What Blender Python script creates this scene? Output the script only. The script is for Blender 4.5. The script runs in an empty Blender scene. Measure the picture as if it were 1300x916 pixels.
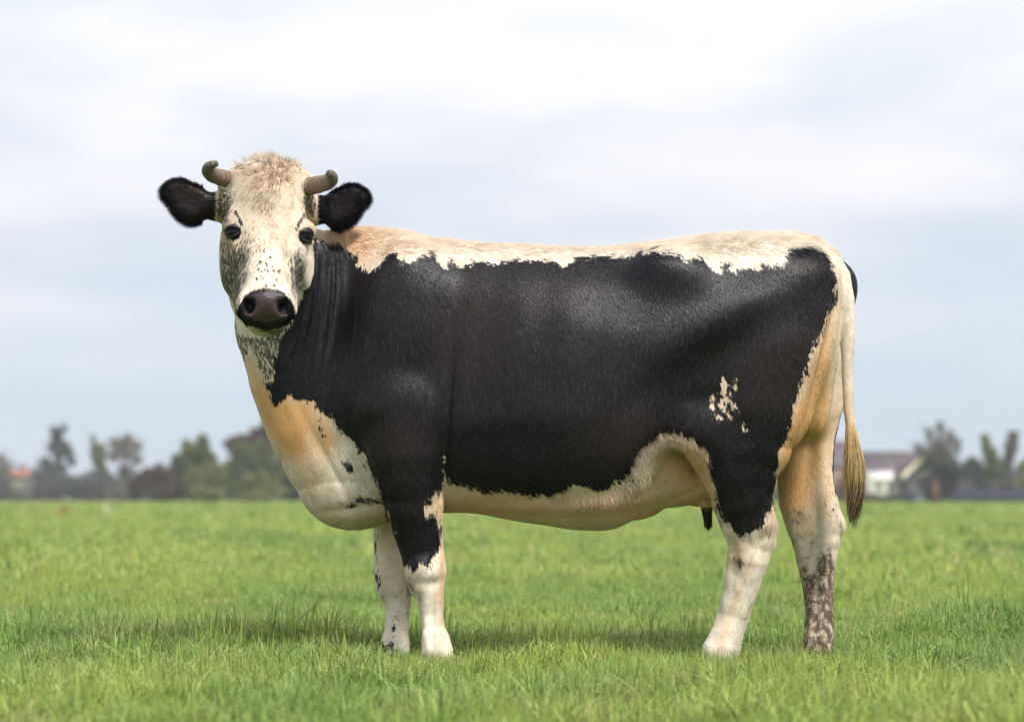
import bpy, math, random
import numpy as np
from mathutils import Vector, Matrix
from mathutils.bvhtree import BVHTree
rng = np.random.default_rng(7)
random.seed(7)
R = math.radians
S = bpy.context.scene
COL = S.collection

# ------------------------------------------------------------------ camera
F, CX, HY, CAMH = 3438.0, 650.0, 632.0, 0.531      # focal length in photo pixels, centre, horizon row, eye height


def P(px, py, d=9.0):
    """a point of the place that the photograph shows at (px, py), d metres away"""
    return np.array([(px - CX) * d / F, d, CAMH - (py - HY) * d / F])


cd = bpy.data.cameras.new('camera')
cam = bpy.data.objects.new('camera', cd)
COL.objects.link(cam)
cam.location = (0, 0, CAMH)
cam.rotation_euler = (R(90), 0, 0)
cd.sensor_width = 36
cd.lens = F / 1300 * 36
cd.shift_y = (HY - 458) / 1300
cd.clip_end = 9000
cd.dof.use_dof = True
cd.dof.focus_distance = 8.75
cd.dof.aperture_fstop = 2.9
S.camera = cam

# ------------------------------------------------------------------ light
SUN_EL, SUN_AZ = R(52), R(148)      # azimuth from +Y (view direction) clockwise: right and behind the camera
S.view_settings.view_transform = 'Standard'
S.view_settings.look = 'None'
S.view_settings.exposure = 0.2
sd = bpy.data.lights.new('sun', 'SUN')
sun = bpy.data.objects.new('sun', sd)
COL.objects.link(sun)
sd.energy = 4.3
sd.angle = R(11)
sd.color = (1.0, 0.965, 0.91)
sv = Vector((math.sin(SUN_AZ) * math.cos(SUN_EL), math.cos(SUN_AZ) * math.cos(SUN_EL), math.sin(SUN_EL)))
sun.rotation_euler = sv.to_track_quat('Z', 'Y').to_euler()
sun.location = (4, -4, 8)


class NT:
    """small helper for node trees"""
    def __init__(s, tree):
        s.t = tree
        s.n = tree.nodes
        s.n.clear()

    def add(s, typ, ins=None, **props):
        nd = s.n.new(typ)
        for k, v in props.items():
            setattr(nd, k, v)
        for k, v in (ins or {}).items():
            sock = nd.inputs[k]
            if isinstance(v, bpy.types.NodeSocket):
                s.t.links.new(v, sock)
            else:
                sock.default_value = v
        return nd

    def math(s, op, a, b=0.0, c=0.0, clamp=False):
        nd = s.n.new('ShaderNodeMath')
        nd.operation = op
        nd.use_clamp = clamp
        for i, v in enumerate((a, b, c)):
            if isinstance(v, bpy.types.NodeSocket):
                s.t.links.new(v, nd.inputs[i])
            else:
                nd.inputs[i].default_value = v
        return nd.outputs[0]

    def mix(s, f, a, b, blend='MIX'):
        nd = s.n.new('ShaderNodeMix')
        nd.data_type = 'RGBA'
        nd.blend_type = blend
        nd.clamp_factor = True
        for i, v in ((0, f), (6, a), (7, b)):
            if isinstance(v, bpy.types.NodeSocket):
                s.t.links.new(v, nd.inputs[i])
            else:
                nd.inputs[i].default_value = v if i == 0 or len(v) == 4 else (*v, 1)
        return nd.outputs[2]

    def noise(s, vec, scale, detail=2.0, rough=0.5, out=0):
        nd = s.n.new('ShaderNodeTexNoise')
        nd.inputs['Scale'].default_value = scale
        nd.inputs['Detail'].default_value = detail
        nd.inputs['Roughness'].default_value = rough
        if vec is not None:
            s.t.links.new(vec, nd.inputs['Vector'])
        return nd.outputs[out]

    def ramp(s, v, lo, hi, tolo=0.0, tohi=1.0):
        nd = s.n.new('ShaderNodeMapRange')
        nd.interpolation_type = 'SMOOTHSTEP'
        s.t.links.new(v, nd.inputs[0])
        for i, q in enumerate((lo, hi, tolo, tohi)):
            nd.inputs[i + 1].default_value = q
        return nd.outputs[0]

    def mapping(s, vec, scale=(1, 1, 1), loc=(0, 0, 0), rot=(0, 0, 0)):
        return s.add('ShaderNodeMapping', {'Vector': vec, 'Scale': scale, 'Location': loc, 'Rotation': rot}).outputs[0]


w = bpy.data.worlds.new('World')
S.world = w
w.use_nodes = True
t = NT(w.node_tree)
sky = t.add('ShaderNodeTexSky', sky_type='NISHITA', sun_disc=False, sun_elevation=SUN_EL, sun_rotation=SUN_AZ)
tc = t.add('ShaderNodeTexCoord').outputs['Generated']
sep = t.add('ShaderNodeSeparateXYZ', {0: tc}).outputs
el = sep[2]                                           # sine of the elevation
cl = t.mapping(tc, scale=(7.0, 7.0, 26.0), loc=(3.1, 0, 0.6))
n1 = t.noise(cl, 1.0, 3, 0.45)
n2 = t.noise(t.mapping(tc, scale=(16, 16, 60), loc=(0.3, 2, 4)), 1.0, 3, 0.5)
low = t.ramp(el, 0.0, 0.13)                           # thin haze blue low down, thicker cloud above
cover = t.math('ADD', t.math('MULTIPLY', low, 0.55), t.math('MULTIPLY', t.ramp(n1, 0.35, 0.65), 0.42))
cover = t.math('ADD', cover, 0.12, clamp=True)
bright = t.math('ADD', t.math('MULTIPLY', n1, 0.30), t.math('MULTIPLY', n2, 0.14))
bright = t.math('ADD', bright, t.math('MULTIPLY', t.ramp(el, 0.075, 0.165), 0.17))
cloudc = t.mix(t.ramp(bright, 0.10, 0.46), (0.61, 0.655, 0.76), (0.90, 0.90, 0.92))
skyc = t.mix(1.0, sky.outputs[0], (0.062, 0.062, 0.062), 'MULTIPLY')
skyc = t.mix(0.80, skyc, (0.60, 0.735, 0.86))
bg = t.add('ShaderNodeBackground', {'Color': t.mix(cover, skyc, cloudc), 'Strength': 1.0})
t.add('ShaderNodeOutputWorld', {'Surface': bg.outputs[0]})

# ------------------------------------------------------------------ object helpers


def tag(o, label=None, cat=None, group=None, kind=None):
    if label: o['label'] = label
    if cat: o['category'] = cat
    if group: o['group'] = group
    if kind: o['kind'] = kind
    return o


def empty(name, loc, **kw):
    o = bpy.data.objects.new(name, None)
    o.empty_display_size = 0.2
    COL.objects.link(o)
    o.location = loc
    return tag(o, **kw)


def link(name, data, mat=None, parent=None, loc=None):
    o = bpy.data.objects.new(name, data)
    COL.objects.link(o)
    if mat is not None:
        data.materials.append(mat)
    if parent is not None:
        o.parent = parent
    if loc is not None:
        o.location = loc
    return o


def mesh_np(name, v, f, smooth=True):
    """mesh from an (n,3) array and an (m,k) index array or a list of such arrays"""
    me = bpy.data.meshes.new(name)
    fs = f if isinstance(f, list) else [f]
    fs = [np.asarray(a, np.int32) for a in fs if len(a)]
    v = np.asarray(v, np.float32)
    me.vertices.add(len(v))
    me.vertices.foreach_set('co', v.ravel())
    loops = np.concatenate([a.ravel() for a in fs])
    sizes = np.concatenate([np.full(len(a), a.shape[1], np.int32) for a in fs])
    me.loops.add(len(loops))
    me.loops.foreach_set('vertex_index', loops)
    me.polygons.add(len(sizes))
    me.polygons.foreach_set('loop_start', np.concatenate([[0], np.cumsum(sizes)[:-1]]).astype(np.int32))
    me.polygons.foreach_set('loop_total', sizes)
    me.update(calc_edges=True)
    if smooth:
        me.polygons.foreach_set('use_smooth', np.ones(len(sizes), bool))
    return me


class MB:
    """collects simple shapes into one mesh"""
    def __init__(s):
        s.v, s.q, s.t, s.n = [], [], [], 0

    def _add(s, v, q=(), t=()):
        s.v.append(np.asarray(v, float))
        if len(q): s.q.append(np.asarray(q) + s.n)
        if len(t): s.t.append(np.asarray(t) + s.n)
        s.n += len(v)
        return s

    def box(s, a, b):
        (x0, y0, z0), (x1, y1, z1) = a, b
        v = [(x, y, z) for x in (x0, x1) for y in (y0, y1) for z in (z0, z1)]
        return s._add(v, [(0, 1, 3, 2), (4, 6, 7, 5), (0, 4, 5, 1), (2, 3, 7, 6), (0, 2, 6, 4), (1, 5, 7, 3)])

    def prism(s, pts, y0, y1):
        """polygon in x-z pushed from y0 to y1 (convex)"""
        n = len(pts)
        v = [(x, y0, z) for x, z in pts] + [(x, y1, z) for x, z in pts]
        s._add(v, [(i, (i + 1) % n, n + (i + 1) % n, n + i) for i in range(n)])
        s.t.append(np.array([(0, i, i + 1) for i in range(1, n - 1)] + [(n, n + i + 1, n + i) for i in range(1, n - 1)]) + s.n - 2 * n)
        return s

    def tube(s, pts, rad, n=8, flat=1.0):
        pts = [Vector(p) for p in pts]
        vs = []
        for i, p in enumerate(pts):
            d = (pts[min(i + 1, len(pts) - 1)] - pts[max(i - 1, 0)]).normalized()
            a = d.orthogonal().normalized() if i == 0 else (a - d * a.dot(d)).normalized()
            b = d.cross(a)
            for k in range(n):
                th = 2 * math.pi * k / n
                vs.append(p + (a * math.cos(th) + b * math.sin(th) * flat) * rad[i])
        q = [(i * n + k, i * n + (k + 1) % n, (i + 1) * n + (k + 1) % n, (i + 1) * n + k) for i in range(len(pts) - 1) for k in range(n)]
        vs += [pts[0], pts[-1]]
        m = len(pts) * n
        tr = [(m, (k + 1) % n, k) for k in range(n)] + [(m + 1, m - n + k, m - n + (k + 1) % n) for k in range(n)]
        return s._add([tuple(x) for x in vs], q, tr)

    def ball(s, c, r, nu=12, nv=8):
        c = np.asarray(c, float)
        r = np.ones(3) * r
        v = [c + r * (0, 0, 1)] + [c + r * (math.sin(math.pi * i / nv) * math.cos(2 * math.pi * j / nu), math.sin(math.pi * i / nv) * math.sin(2 * math.pi * j / nu), math.cos(math.pi * i / nv)) for i in range(1, nv) for j in range(nu)] + [c - r * (0, 0, 1)]
        q = [(1 + i * nu + j, 1 + (i + 1) * nu + j, 1 + (i + 1) * nu + (j + 1) % nu, 1 + i * nu + (j + 1) % nu) for i in range(nv - 2) for j in range(nu)]
        L = len(v) - 1
        tr = [(0, 1 + j, 1 + (j + 1) % nu) for j in range(nu)] + [(L, L - nu + (j + 1) % nu, L - nu + j) for j in range(nu)]
        return s._add(v, q, tr)

    def build(s, name, mat, parent=None, smooth=True, loc=None):
        v = np.concatenate(s.v)
        if loc is not None:
            v = v - np.asarray(loc)
        elif parent is not None:
            v = v - np.array(parent.location)
        return link(name, mesh_np(name, v, [np.concatenate(a) if a else [] for a in (s.q, s.t)], smooth), mat, parent, loc)


def mat(name):
    m = bpy.data.materials.new(name)
    m.use_nodes = True
    return m, NT(m.node_tree)


def simple(name, col, rough=0.8, var=0.25, scale=3.0, spec=0.3):
    m, t = mat(name)
    co = t.add('ShaderNodeTexCoord').outputs['Object']
    n = t.noise(co, scale, 4)
    c = t.mix(n, [x * (1 - var) for x in col], [x * (1 + var) for x in col])
    b = t.add('ShaderNodeBsdfPrincipled', {'Base Color': c, 'Roughness': rough, 'Specular IOR Level': spec})
    t.add('ShaderNodeOutputMaterial', {'Surface': b.outputs[0]})
    return m


# ------------------------------------------------------------------ ground
def und(x, y):
    """gentle unevenness of the pasture"""
    return 0.012 * np.sin(x * 2.3 + 1) * np.sin(y * 1.7) + 0.018 * np.sin(x * 0.7 + y * 0.5) * np.clip(y / 20, .3, 1) + 0.03 * np.sin(x * 0.31 + 2) * np.sin(y * 0.23) * np.clip((y - 9) / 20, 0, 1)


def grass_tones(t, pos, fine=True):
    """where the pasture is yellower, bluer or strawy"""
    big = t.noise(t.mapping(pos, scale=(0.55, 0.16, 1)), 1.0, 3, 0.55)
    mid = t.noise(t.mapping(pos, scale=(2.2, 0.9, 1), loc=(7, 3, 0)), 1.0, 3, 0.6)
    c = t.mix(t.ramp(big, 0.38, 0.60), (0.105, 0.225, 0.045), (0.41, 0.47, 0.08))
    c = t.mix(t.ramp(mid, 0.42, 0.70), c, (0.19, 0.32, 0.09))
    straw = t.noise(t.mapping(pos, scale=(3.0, 1.6, 1), loc=(2, 9, 0)), 1.0, 4, 0.7)
    return t.mix(t.ramp(straw, 0.48, 0.70), c, (0.44, 0.38, 0.17))


gx = np.concatenate([-np.geomspace(1300, 12, 26), np.linspace(-11.5, 11.5, 70), np.geomspace(12, 1300, 26)])
gy = np.concatenate([[-60, -25, -8, 0, 2], np.linspace(3.5, 30, 110), np.geomspace(31, 1400, 60)])
X, Y = np.meshgrid(gx, gy, indexing='ij')
Z = und(X, Y) * (np.abs(X) < 200) * (Y < 400) * (Y > 0)
nx, ny = X.shape
idx = np.arange(nx * ny).reshape(nx, ny)
gq = np.stack([idx[:-1, :-1], idx[1:, :-1], idx[1:, 1:], idx[:-1, 1:]], -1).reshape(-1, 4)
gm, t = mat('pasture_soil')
pos = t.add('ShaderNodeNewGeometry').outputs['Position']
c = grass_tones(t, pos)
fn = t.noise(pos, 55, 3, 0.7)
near = t.mix(fn, (0.045, 0.07, 0.02), (0.11, 0.15, 0.05))
yy = t.add('ShaderNodeSeparateXYZ', {0: pos}).outputs[1]
c = t.mix(t.ramp(yy, 14, 60), near, c)
stripe = t.noise(t.mapping(pos, scale=(0.012, 0.10, 1)), 1.0, 2)
c = t.mix(t.math('MULTIPLY', t.ramp(yy, 40, 130), t.ramp(stripe, 0.35, 0.7)), t.mix(.45, c, (.10, .19, .04)), (0.22, 0.29, 0.06))
b = t.add('ShaderNodeBsdfPrincipled', {'Base Color': c, 'Roughness': 0.9, 'Specular IOR Level': 0.1})
t.add('ShaderNodeOutputMaterial', {'Surface': b.outputs[0]})
g = link('ground', mesh_np('ground', np.stack([X, Y, Z], -1).reshape(-1, 3), gq), gm)
tag(g, 'flat green pasture reaching to the far tree line', 'ground', kind='structure')

# ------------------------------------------------------------------ the cow: distance field
VOX = 0.005
LO = np.array([-1.20, 8.30, -0.03])
HI = np.array([1.20, 9.46, 1.66])
DIM = np.ceil((HI - LO) / VOX).astype(int) + 1
AX = [LO[i] + VOX * np.arange(DIM[i], dtype=np.float32) for i in range(3)]


class Field:
    def __init__(s):
        s.a = np.full(DIM, 0.2, np.float32)

    def region(s, lo, hi):
        i0 = np.clip(np.floor((lo - LO) / VOX).astype(int), 0, DIM - 1)
        i1 = np.clip(np.ceil((hi - LO) / VOX).astype(int) + 1, 1, DIM)
        sl = tuple(slice(a, b) for a, b in zip(i0, i1))
        return sl, np.ix_(*[AX[k][sl[k]] for k in range(3)])

    def join(s, prim, k=0.03, sub=False):
        lo, hi, fn = prim
        sl, (x, y, z) = s.region(lo - 0.05 - k, hi + 0.05 + k)
        d = fn(x, y, z).astype(np.float32)
        a = s.a[sl]
        if sub:
            h = np.maximum(k - np.abs(a + d), 0) / k
            s.a[sl] = np.maximum(a, -d) + h * h * k / 4
        else:
            h = np.maximum(k - np.abs(a - d), 0) / k
            s.a[sl] = np.minimum(a, d) - h * h * k / 4


def ell(c, r, ang=0.0, yaw=0.0):
    """ellipsoid; ang turns it in the x-z plane, yaw about z"""
    c = np.asarray(c, float)
    r = np.asarray(r, float)
    ca, sa, cy, sy = math.cos(ang), math.sin(ang), math.cos(yaw), math.sin(yaw)

    def fn(x, y, z):
        X, Y, Z = x - c[0], y - c[1], z - c[2]
        X, Y = X * cy + Y * sy, -X * sy + Y * cy
        X, Z = X * ca + Z * sa, -X * sa + Z * ca
        k0 = np.sqrt((X / r[0]) ** 2 + (Y / r[1]) ** 2 + (Z / r[2]) ** 2)
        k1 = np.sqrt((X / r[0] ** 2) ** 2 + (Y / r[1] ** 2) ** 2 + (Z / r[2] ** 2) ** 2) + 1e-6
        return k0 * (k0 - 1) / k1
    m = max(r)
    return c - m, c + m, fn


def tube(st):
    """st: (px, py, depth, radius in photo px, side radius / radius)"""
    p = np.array([P(a, b, d) for a, b, d, r, k in st])
    r = np.array([q[3] * q[2] / F for q in st])
    kk = np.array([q[4] for q in st])

    def fn(x, y, z):
        best = None
        for i in range(len(p) - 1):
            a, b = p[i], p[i + 1]
            ab = b - a
            L = (ab ** 2).sum()
            tt = ((x - a[0]) * ab[0] + (y - a[1]) * ab[1] + (z - a[2]) * ab[2]) / L
            tt = np.clip(tt, 0, 1)
            rr = r[i] + (r[i + 1] - r[i]) * tt
            k = kk[i] + (kk[i + 1] - kk[i]) * tt
            dx, dy, dz = x - a[0] - ab[0] * tt, (y - a[1] - ab[1] * tt) / k, z - a[2] - ab[2] * tt
            d = np.sqrt(dx * dx + dy * dy + dz * dz) - rr
            best = d if best is None else np.minimum(best, d)
        return best
    R_ = (r * np.maximum(kk, 1))[:, None]
    return (p - R_).min(0), (p + R_).max(0), fn


def loft(rows, n=2.25, cy=9.0):
    """rows: px, top py, bottom py, half width m, py of the widest level"""
    a = np.array(rows, float)
    xs = (a[:, 0] - CX) * 9 / F
    fx = AX[0].astype(float)
    ker = np.exp(-0.5 * (np.arange(-14, 15) / 6.0) ** 2)
    ker /= ker.sum()

    def sm(v):
        q = np.interp(fx, xs, v)
        q = np.pad(q, 14, mode='edge')
        return np.convolve(q, ker, 'valid')
    top, bot, zm = [sm(CAMH - (a[:, i] - HY) * 9 / F) for i in (1, 2, 4)]
    wd = sm(a[:, 3])
    edge = np.minimum(fx - xs[0], xs[-1] - fx)

    def fn(x, y, z):
        i = np.clip(np.round((x.ravel() - LO[0]) / VOX).astype(int), 0, DIM[0] - 1)
        T, B, M, W, E = [q[i].reshape(-1, 1, 1) for q in (top, bot, zm, wd, edge)]
        h = np.where(z > M, T - M, M - B)
        f = (np.abs((y - cy) / W) ** n + np.abs((z - M) / h) ** n) ** (1 / n)
        d = (f - 1) * np.minimum(W, h)
        e = -E
        q = 0.10                                     # rounded ends
        return np.where((d > -q) & (e > -q), np.sqrt(np.maximum(d + q, 0) ** 2 + np.maximum(e + q, 0) ** 2) - q, np.maximum(d, e))
    lo = np.array([xs[0] - .02, cy - wd.max(), bot.min()])
    hi = np.array([xs[-1] + .02, cy + wd.max(), top.max()])
    return lo, hi, fn


fld = Field()
# barrel, from the withers to the rump
fld.join(loft([
    (410, 300, 600, .13, 470), (440, 297, 648, .165, 490), (480, 298, 660, .215, 500), (520, 302, 656, .250, 505), (560, 305, 650, .275, 510),
    (600, 310, 650, .305, 515), (660, 312, 662, .345, 520), (720, 315, 670, .365, 525), (770, 315, 674, .37, 525), (800, 312, 664, .365, 515),
    (830, 309, 610, .36, 495), (860, 306, 568, .345, 470), (900, 300, 566, .325, 440), (950, 297, 560, .305, 430), (1000, 298, 540, .280, 420),
    (1035, 306, 510, .235, 410), (1062, 330, 480, .18, 400)]), k=0.03)
# inner belly and udder floor behind the flank fold
fld.join(tube([(740, 585, 9.0, 82, 1.1), (800, 590, 9.0, 70, 1.2), (850, 592, 9.0, 52, 1.3), (885, 600, 9.0, 40, 1.3), (920, 590, 9.0, 40, 1.2)]), k=0.03)
fld.join(ell(P(884, 612, 8.98), (.085, .12, .07)), k=0.03)
# neck, chest and brisket
fld.join(tube([(352, 318, 8.93, 52, .85), (368, 365, 8.95, 78, .62), (392, 410, 8.97, 94, .55), (418, 465, 8.99, 104, .58), (438, 520, 9.0, 104, .62), (450, 560, 9.0, 96, .66), (446, 600, 9.0, 72, .75), (444, 616, 9.0, 56, .8)]), k=0.04)
fld.join(tube([(400, 330, 8.95, 34, .9), (440, 340, 9.0, 44, .8), (500, 350, 9.0, 50, 1.2)]), k=0.05)
# shoulder blade and arm
fld.join(ell(P(505, 430, 8.83), (.17, .10, .30), R(-14)), k=0.07)
fld.join(ell(P(505, 430, 9.17), (.17, .10, .30), R(-14)), k=0.07)
fld.join(ell(P(470, 505, 8.86), (.13, .070, .16)), k=0.10)
fld.join(ell(P(470, 505, 9.14), (.13, .070, .16)), k=0.10)
# fore legs
NF = [(512, 520, 8.80, 62, .62), (516, 570, 8.80, 50, .70), (519, 602, 8.81, 44, .74), (526, 640, 8.82, 37, .78), (530, 668, 8.83, 32, .82), (536, 700, 8.84, 27, .88), (540, 724, 8.84, 26.5, .92),
      (541, 741, 8.84, 23, .92), (546, 760, 8.84, 17.5, .95), (548, 780, 8.84, 14.5, .95), (550, 798, 8.84, 14.5, 1.0), (553, 812, 8.83, 18, 1.0), (555, 826, 8.82, 20, 1.0)]
FF = [(500, 560, 9.16, 50, .70), (500, 610, 9.16, 38, .74), (502, 640, 9.15, 32, .78), (502, 668, 9.15, 28, .82), (501, 700, 9.14, 25.5, .88), (500, 728, 9.14, 24.5, .92),
      (501, 744, 9.14, 23, .92), (505, 762, 9.14, 17.5, .95), (505, 785, 9.14, 14.5, .95), (503, 802, 9.14, 15.5, 1.0), (502, 815, 9.13, 18, 1.0), (501, 826, 9.12, 19, 1.0)]
fld.join(tube(NF), k=0.025)
fld.join(tube(FF), k=0.025)
# hind legs
NH = [(990, 400, 8.86, 66, .75), (972, 450, 8.83, 78, .66), (958, 510, 8.82, 76, .62), (948, 560, 8.82, 58, .70), (942, 600, 8.82, 45, .75), (942, 632, 8.82, 39, .75), (950, 662, 8.83, 35, .72), (954, 684, 8.84, 31.5, .72),
      (950, 706, 8.84, 27, .75), (945, 728, 8.85, 24, .80), (938, 756, 8.86, 21.5, .88), (931, 782, 8.87, 20, .95), (924, 802, 8.87, 20.5, 1.0), (918, 820, 8.87, 22.5, 1.0), (914, 826, 8.87, 22.5, 1.0)]
FH = [(1018, 400, 9.13, 62, .80), (1022, 450, 9.14, 60, .72), (1022, 510, 9.15, 49, .72), (1021, 560, 9.16, 39, .75), (1022, 600, 9.16, 36, .78), (1026, 635, 9.16, 37, .72), (1034, 664, 9.16, 36, .70), (1036, 684, 9.16, 31, .72),
      (1036, 706, 9.16, 26, .78), (1038, 735, 9.16, 21, .85), (1040, 768, 9.15, 18, .95), (1040, 796, 9.14, 18, 1.0), (1039, 814, 9.13, 20, 1.0), (1038, 822, 9.13, 20.5, 1.0)]
fld.join(tube(NH), k=0.05)
fld.join(tube(FH), k=0.04)
fld.join(ell(P(968, 672, 8.845), (.05, .028, .035), R(25)), k=0.02)       # near hock
fld.join(ell(P(1060, 666, 9.165), (.035, .028, .035), R(25)), k=0.02)     # far hock
# flank fold of the near and far side
fld.join(tube([(810, 548, 8.74, 26, .55), (850, 528, 8.73, 32, .55), (895, 545, 8.76, 40, .6), (925, 590, 8.79, 38, .6)]), k=0.05)
fld.join(tube([(810, 548, 9.26, 26, .55), (850, 528, 9.27, 32, .55), (895, 545, 9.24, 40, .6), (925, 590, 9.21, 38, .6)]), k=0.05)
# hips, pins, tail head
for s_ in (-1, 1):
    fld.join(ell(P(850, 346, 9 + s_ * .225), (.10, .07, .06), R(-10)), k=0.10)
    fld.join(ell(P(975, 345, 9 + s_ * .15), (.20, .09, .08), R(-4)), k=0.06)
    fld.join(ell(P(1020, 470, 9 + s_ * .07), (.085, .07, .22), R(10)), k=0.05)
fld.join(ell(P(1028, 362, 8.89), (.095, .075, .075)), k=0.06)
fld.join(ell(P(1043, 364, 9.11), (.121, .075, .108)), k=0.05)
TAIL = [(1000, 310, 9.0, 14, 1.3), (1030, 314, 8.99, 14, 1.1), (1052, 328, 8.97, 13, 1.0), (1067, 350, 8.95, 12, 1.0), (1073, 380, 8.94, 11.5, 1.0), (1076, 420, 8.94, 9.5, 1.0), (1076, 470, 8.94, 7.5, 1.0), (1077, 520, 8.94, 6.5, 1.0), (1082, 556, 8.94, 6, 1.0), (1084, 590, 8.94, 5, 1.0)]
# teats
for tx, ty, dd in ((898, 655, 8.94),):
    fld.join(tube([(tx - 1, ty - 14, dd, 8.5, 1.0), (tx, ty, dd, 6.0, 1.0), (tx + 1, ty + 11, dd, 5.2, 1.0)]), k=0.012)
# groove of the thigh and hollow before the hip
fld.join(ell(P(790, 352, 8.60), (.14, .05, .09)), k=0.10, sub=True)
fld.join(ell(P(790, 352, 9.40), (.14, .05, .09)), k=0.10, sub=True)

# head: own field first, so that its hide can be told apart later
HEADP = []


def hj(prim, k=0.02, sub=False):
    HEADP.append((prim, k, sub))


hj(tube([(338, 262, 8.80, 50, 1.15), (338, 296, 8.775, 53, 1.2), (338, 330, 8.72, 42, 1.4), (338, 362, 8.63, 35, 1.4), (338, 384, 8.57, 34, 1.3)]), .02)
hj(tube([(337, 320, 8.90, 54, .85), (336, 352, 8.84, 51, .85), (337, 380, 8.74, 40, .95), (338, 398, 8.62, 29, 1.0)]), .04)
hj(ell(P(338, 236, 8.82), (.118, .10, .072)), .05)
hj(ell(P(340, 220, 8.80), (.065, .07, .040)), .04)
hj(ell(P(310, 227, 8.82), (.050, .07, .045)), .03)
hj(ell(P(367, 228, 8.82), (.050, .07, .045)), .03)
hj(ell(P(338, 258, 8.66), (.085, .045, .09)), .06)
for sx in (-1, 1):
    ex, ey = (296, 294) if sx < 0 else (389, 299)
    hj(ell(P(ex + sx * -4, ey - 10, 8.675), (.040, .036, .026), R(-14 * sx)), .05)
    hj(ell(P(ex + sx * -12, ey + 20, 8.66), (.030, .030, .05)), .06)
    hj(ell(P(338 + sx * 47, 330, 8.78), (.030, .08, .09)), .04)
    hj(ell(P(338 + sx * 44, 234, 8.82), (.045, .045, .042)), .03)      # horn bosses
hj(tube([(338, 300, 8.605, 20, .8), (338, 345, 8.52, 19, .8), (338, 372, 8.47, 22, .8)]), .05)
hj(ell(P(338, 391, 8.505), (.097, .085, .062)), .03)
hj(ell(P(338, 382, 8.460), (.078, .040, .034)), .03)
for sx in (-1, 1):
    hj(ell(P(338 + sx * 26, 386, 8.455), (.022, .030, .030)), .015)
    hj(ell(P(338 + sx * 18, 394, 8.462), (.038, .040, .040)), .015)
hj(ell(P(338, 409, 8.53), (.062, .065, .028)), .015)
hj(ell(P(316.5, 389, 8.415), (.017, .055, .027), R(-24)), .010, True)
hj(ell(P(312, 383, 8.43), (.009, .05, .016), R(20)), .010, True)
hj(ell(P(358.5, 389.5, 8.415), (.017, .055, .027), R(24)), .010, True)
hj(ell(P(363, 383.5, 8.43), (.009, .05, .016), R(-20)), .010, True)
hj(ell(P(338, 415.5, 8.455), (.062, .020, .005)), .010, True)
hj(ell(P(338, 402, 8.410), (.003, .012, .022)), .010, True)
# ears
EARS = [((277, 262, 8.86), (242, 254, 8.84), (209, 238, 8.80)), ((401, 266, 8.86), (432, 261, 8.84), (462, 242, 8.80))]
for i, (a, m, tp) in enumerate(EARS):
    sx = -1 if i == 0 else 1
    hj(tube([(a[0] - sx * 14, a[1] + 3, 8.87, 19, .8), (a[0] + sx * 8, a[1], 8.86, 17, .6)]), .05)
    ang = R(-20) if i == 0 else R(22)
    hj(ell(P(m[0], m[1] + 0, 8.85), (.082, .028, .052), ang, 0), .012)
    hj(ell(P(m[0] + sx * 20, m[1] - 13, 8.85), (.046, .020, .028), -ang * 1.3, 0), .02)
    hj(ell(P(m[0] + sx * 2, m[1] + 12, 8.85), (.055, .024, .042), ang * 2.2, 0), .02)
    hj(ell(P(m[0] + sx * 4, m[1] - 2, 8.812), (.066, .020, .042), ang, 0), .012, True)

for prim, k, sub in HEADP:
    fld.join(prim, k, sub)
fld.join(tube(TAIL), k=0.012)
fld.a = fld.a.clip(-0.03, 0.03)
import openvdb
grid = openvdb.FloatGrid(0.03)
grid.copyFromArray(fld.a)
pts, quads = grid.convertToQuads(isovalue=0)
pts = pts.astype(np.float64) * VOX + LO
quads = quads[:, ::-1].astype(np.int32)
del fld.a


def vnormals(v, q):
    d1, d2 = v[q[:, 2]] - v[q[:, 0]], v[q[:, 3]] - v[q[:, 1]]
    fn = np.cross(d1, d2)
    out = np.zeros_like(v)
    for i in range(4):
        for k in range(3):
            out[:, k] += np.bincount(q[:, i], fn[:, k], len(v))
    return out / (np.linalg.norm(out, axis=1, keepdims=True) + 1e-12), fn


# drop any closed inner shells: keep the largest connected surface
def largest(v, q):
    lab = np.arange(len(v))
    e = np.concatenate([q[:, [0, 1]], q[:, [1, 2]], q[:, [2, 3]], q[:, [3, 0]]])
    while True:
        m = np.minimum(lab[e[:, 0]], lab[e[:, 1]])
        new = lab.copy()
        np.minimum.at(new, e[:, 0], m)
        np.minimum.at(new, e[:, 1], m)
        new = new[new]
        if (new == lab).all():
            break
        lab = new
    big = np.bincount(lab).argmax()
    keep = lab == big
    mp = np.cumsum(keep) - 1
    return v[keep], mp[q[keep[q[:, 0]]]]


pts, quads = largest(pts, quads)
nrm, fnm = vnormals(pts, quads)
if (fnm[:, 1] * (pts[quads[:, 0], 1] - 9)).sum() < 0:
    quads = quads[:, ::-1]
    nrm = -nrm


def smooth(v, q, it, lam=0.5):
    e = np.concatenate([q[:, [0, 1]], q[:, [1, 2]], q[:, [2, 3]], q[:, [3, 0]]])
    cnt = np.bincount(e[:, 0], minlength=len(v))[:, None] + 1e-9
    for _ in range(it):
        s = np.stack([np.bincount(e[:, 0], v[e[:, 1], k], len(v)) for k in range(3)], 1)
        v = v + lam * (s / cnt - v)
    return v


def prim_at(prims, p):
    x, y, z = p[:, 0], p[:, 1], p[:, 2]
    a = np.full(len(p), 1.0)
    for (lo, hi, fn), k, sub in prims:
        d = fn(x, y, z)
        if sub: a = np.maximum(a, -d)
        else: a = np.minimum(a, d)
    return a


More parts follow.
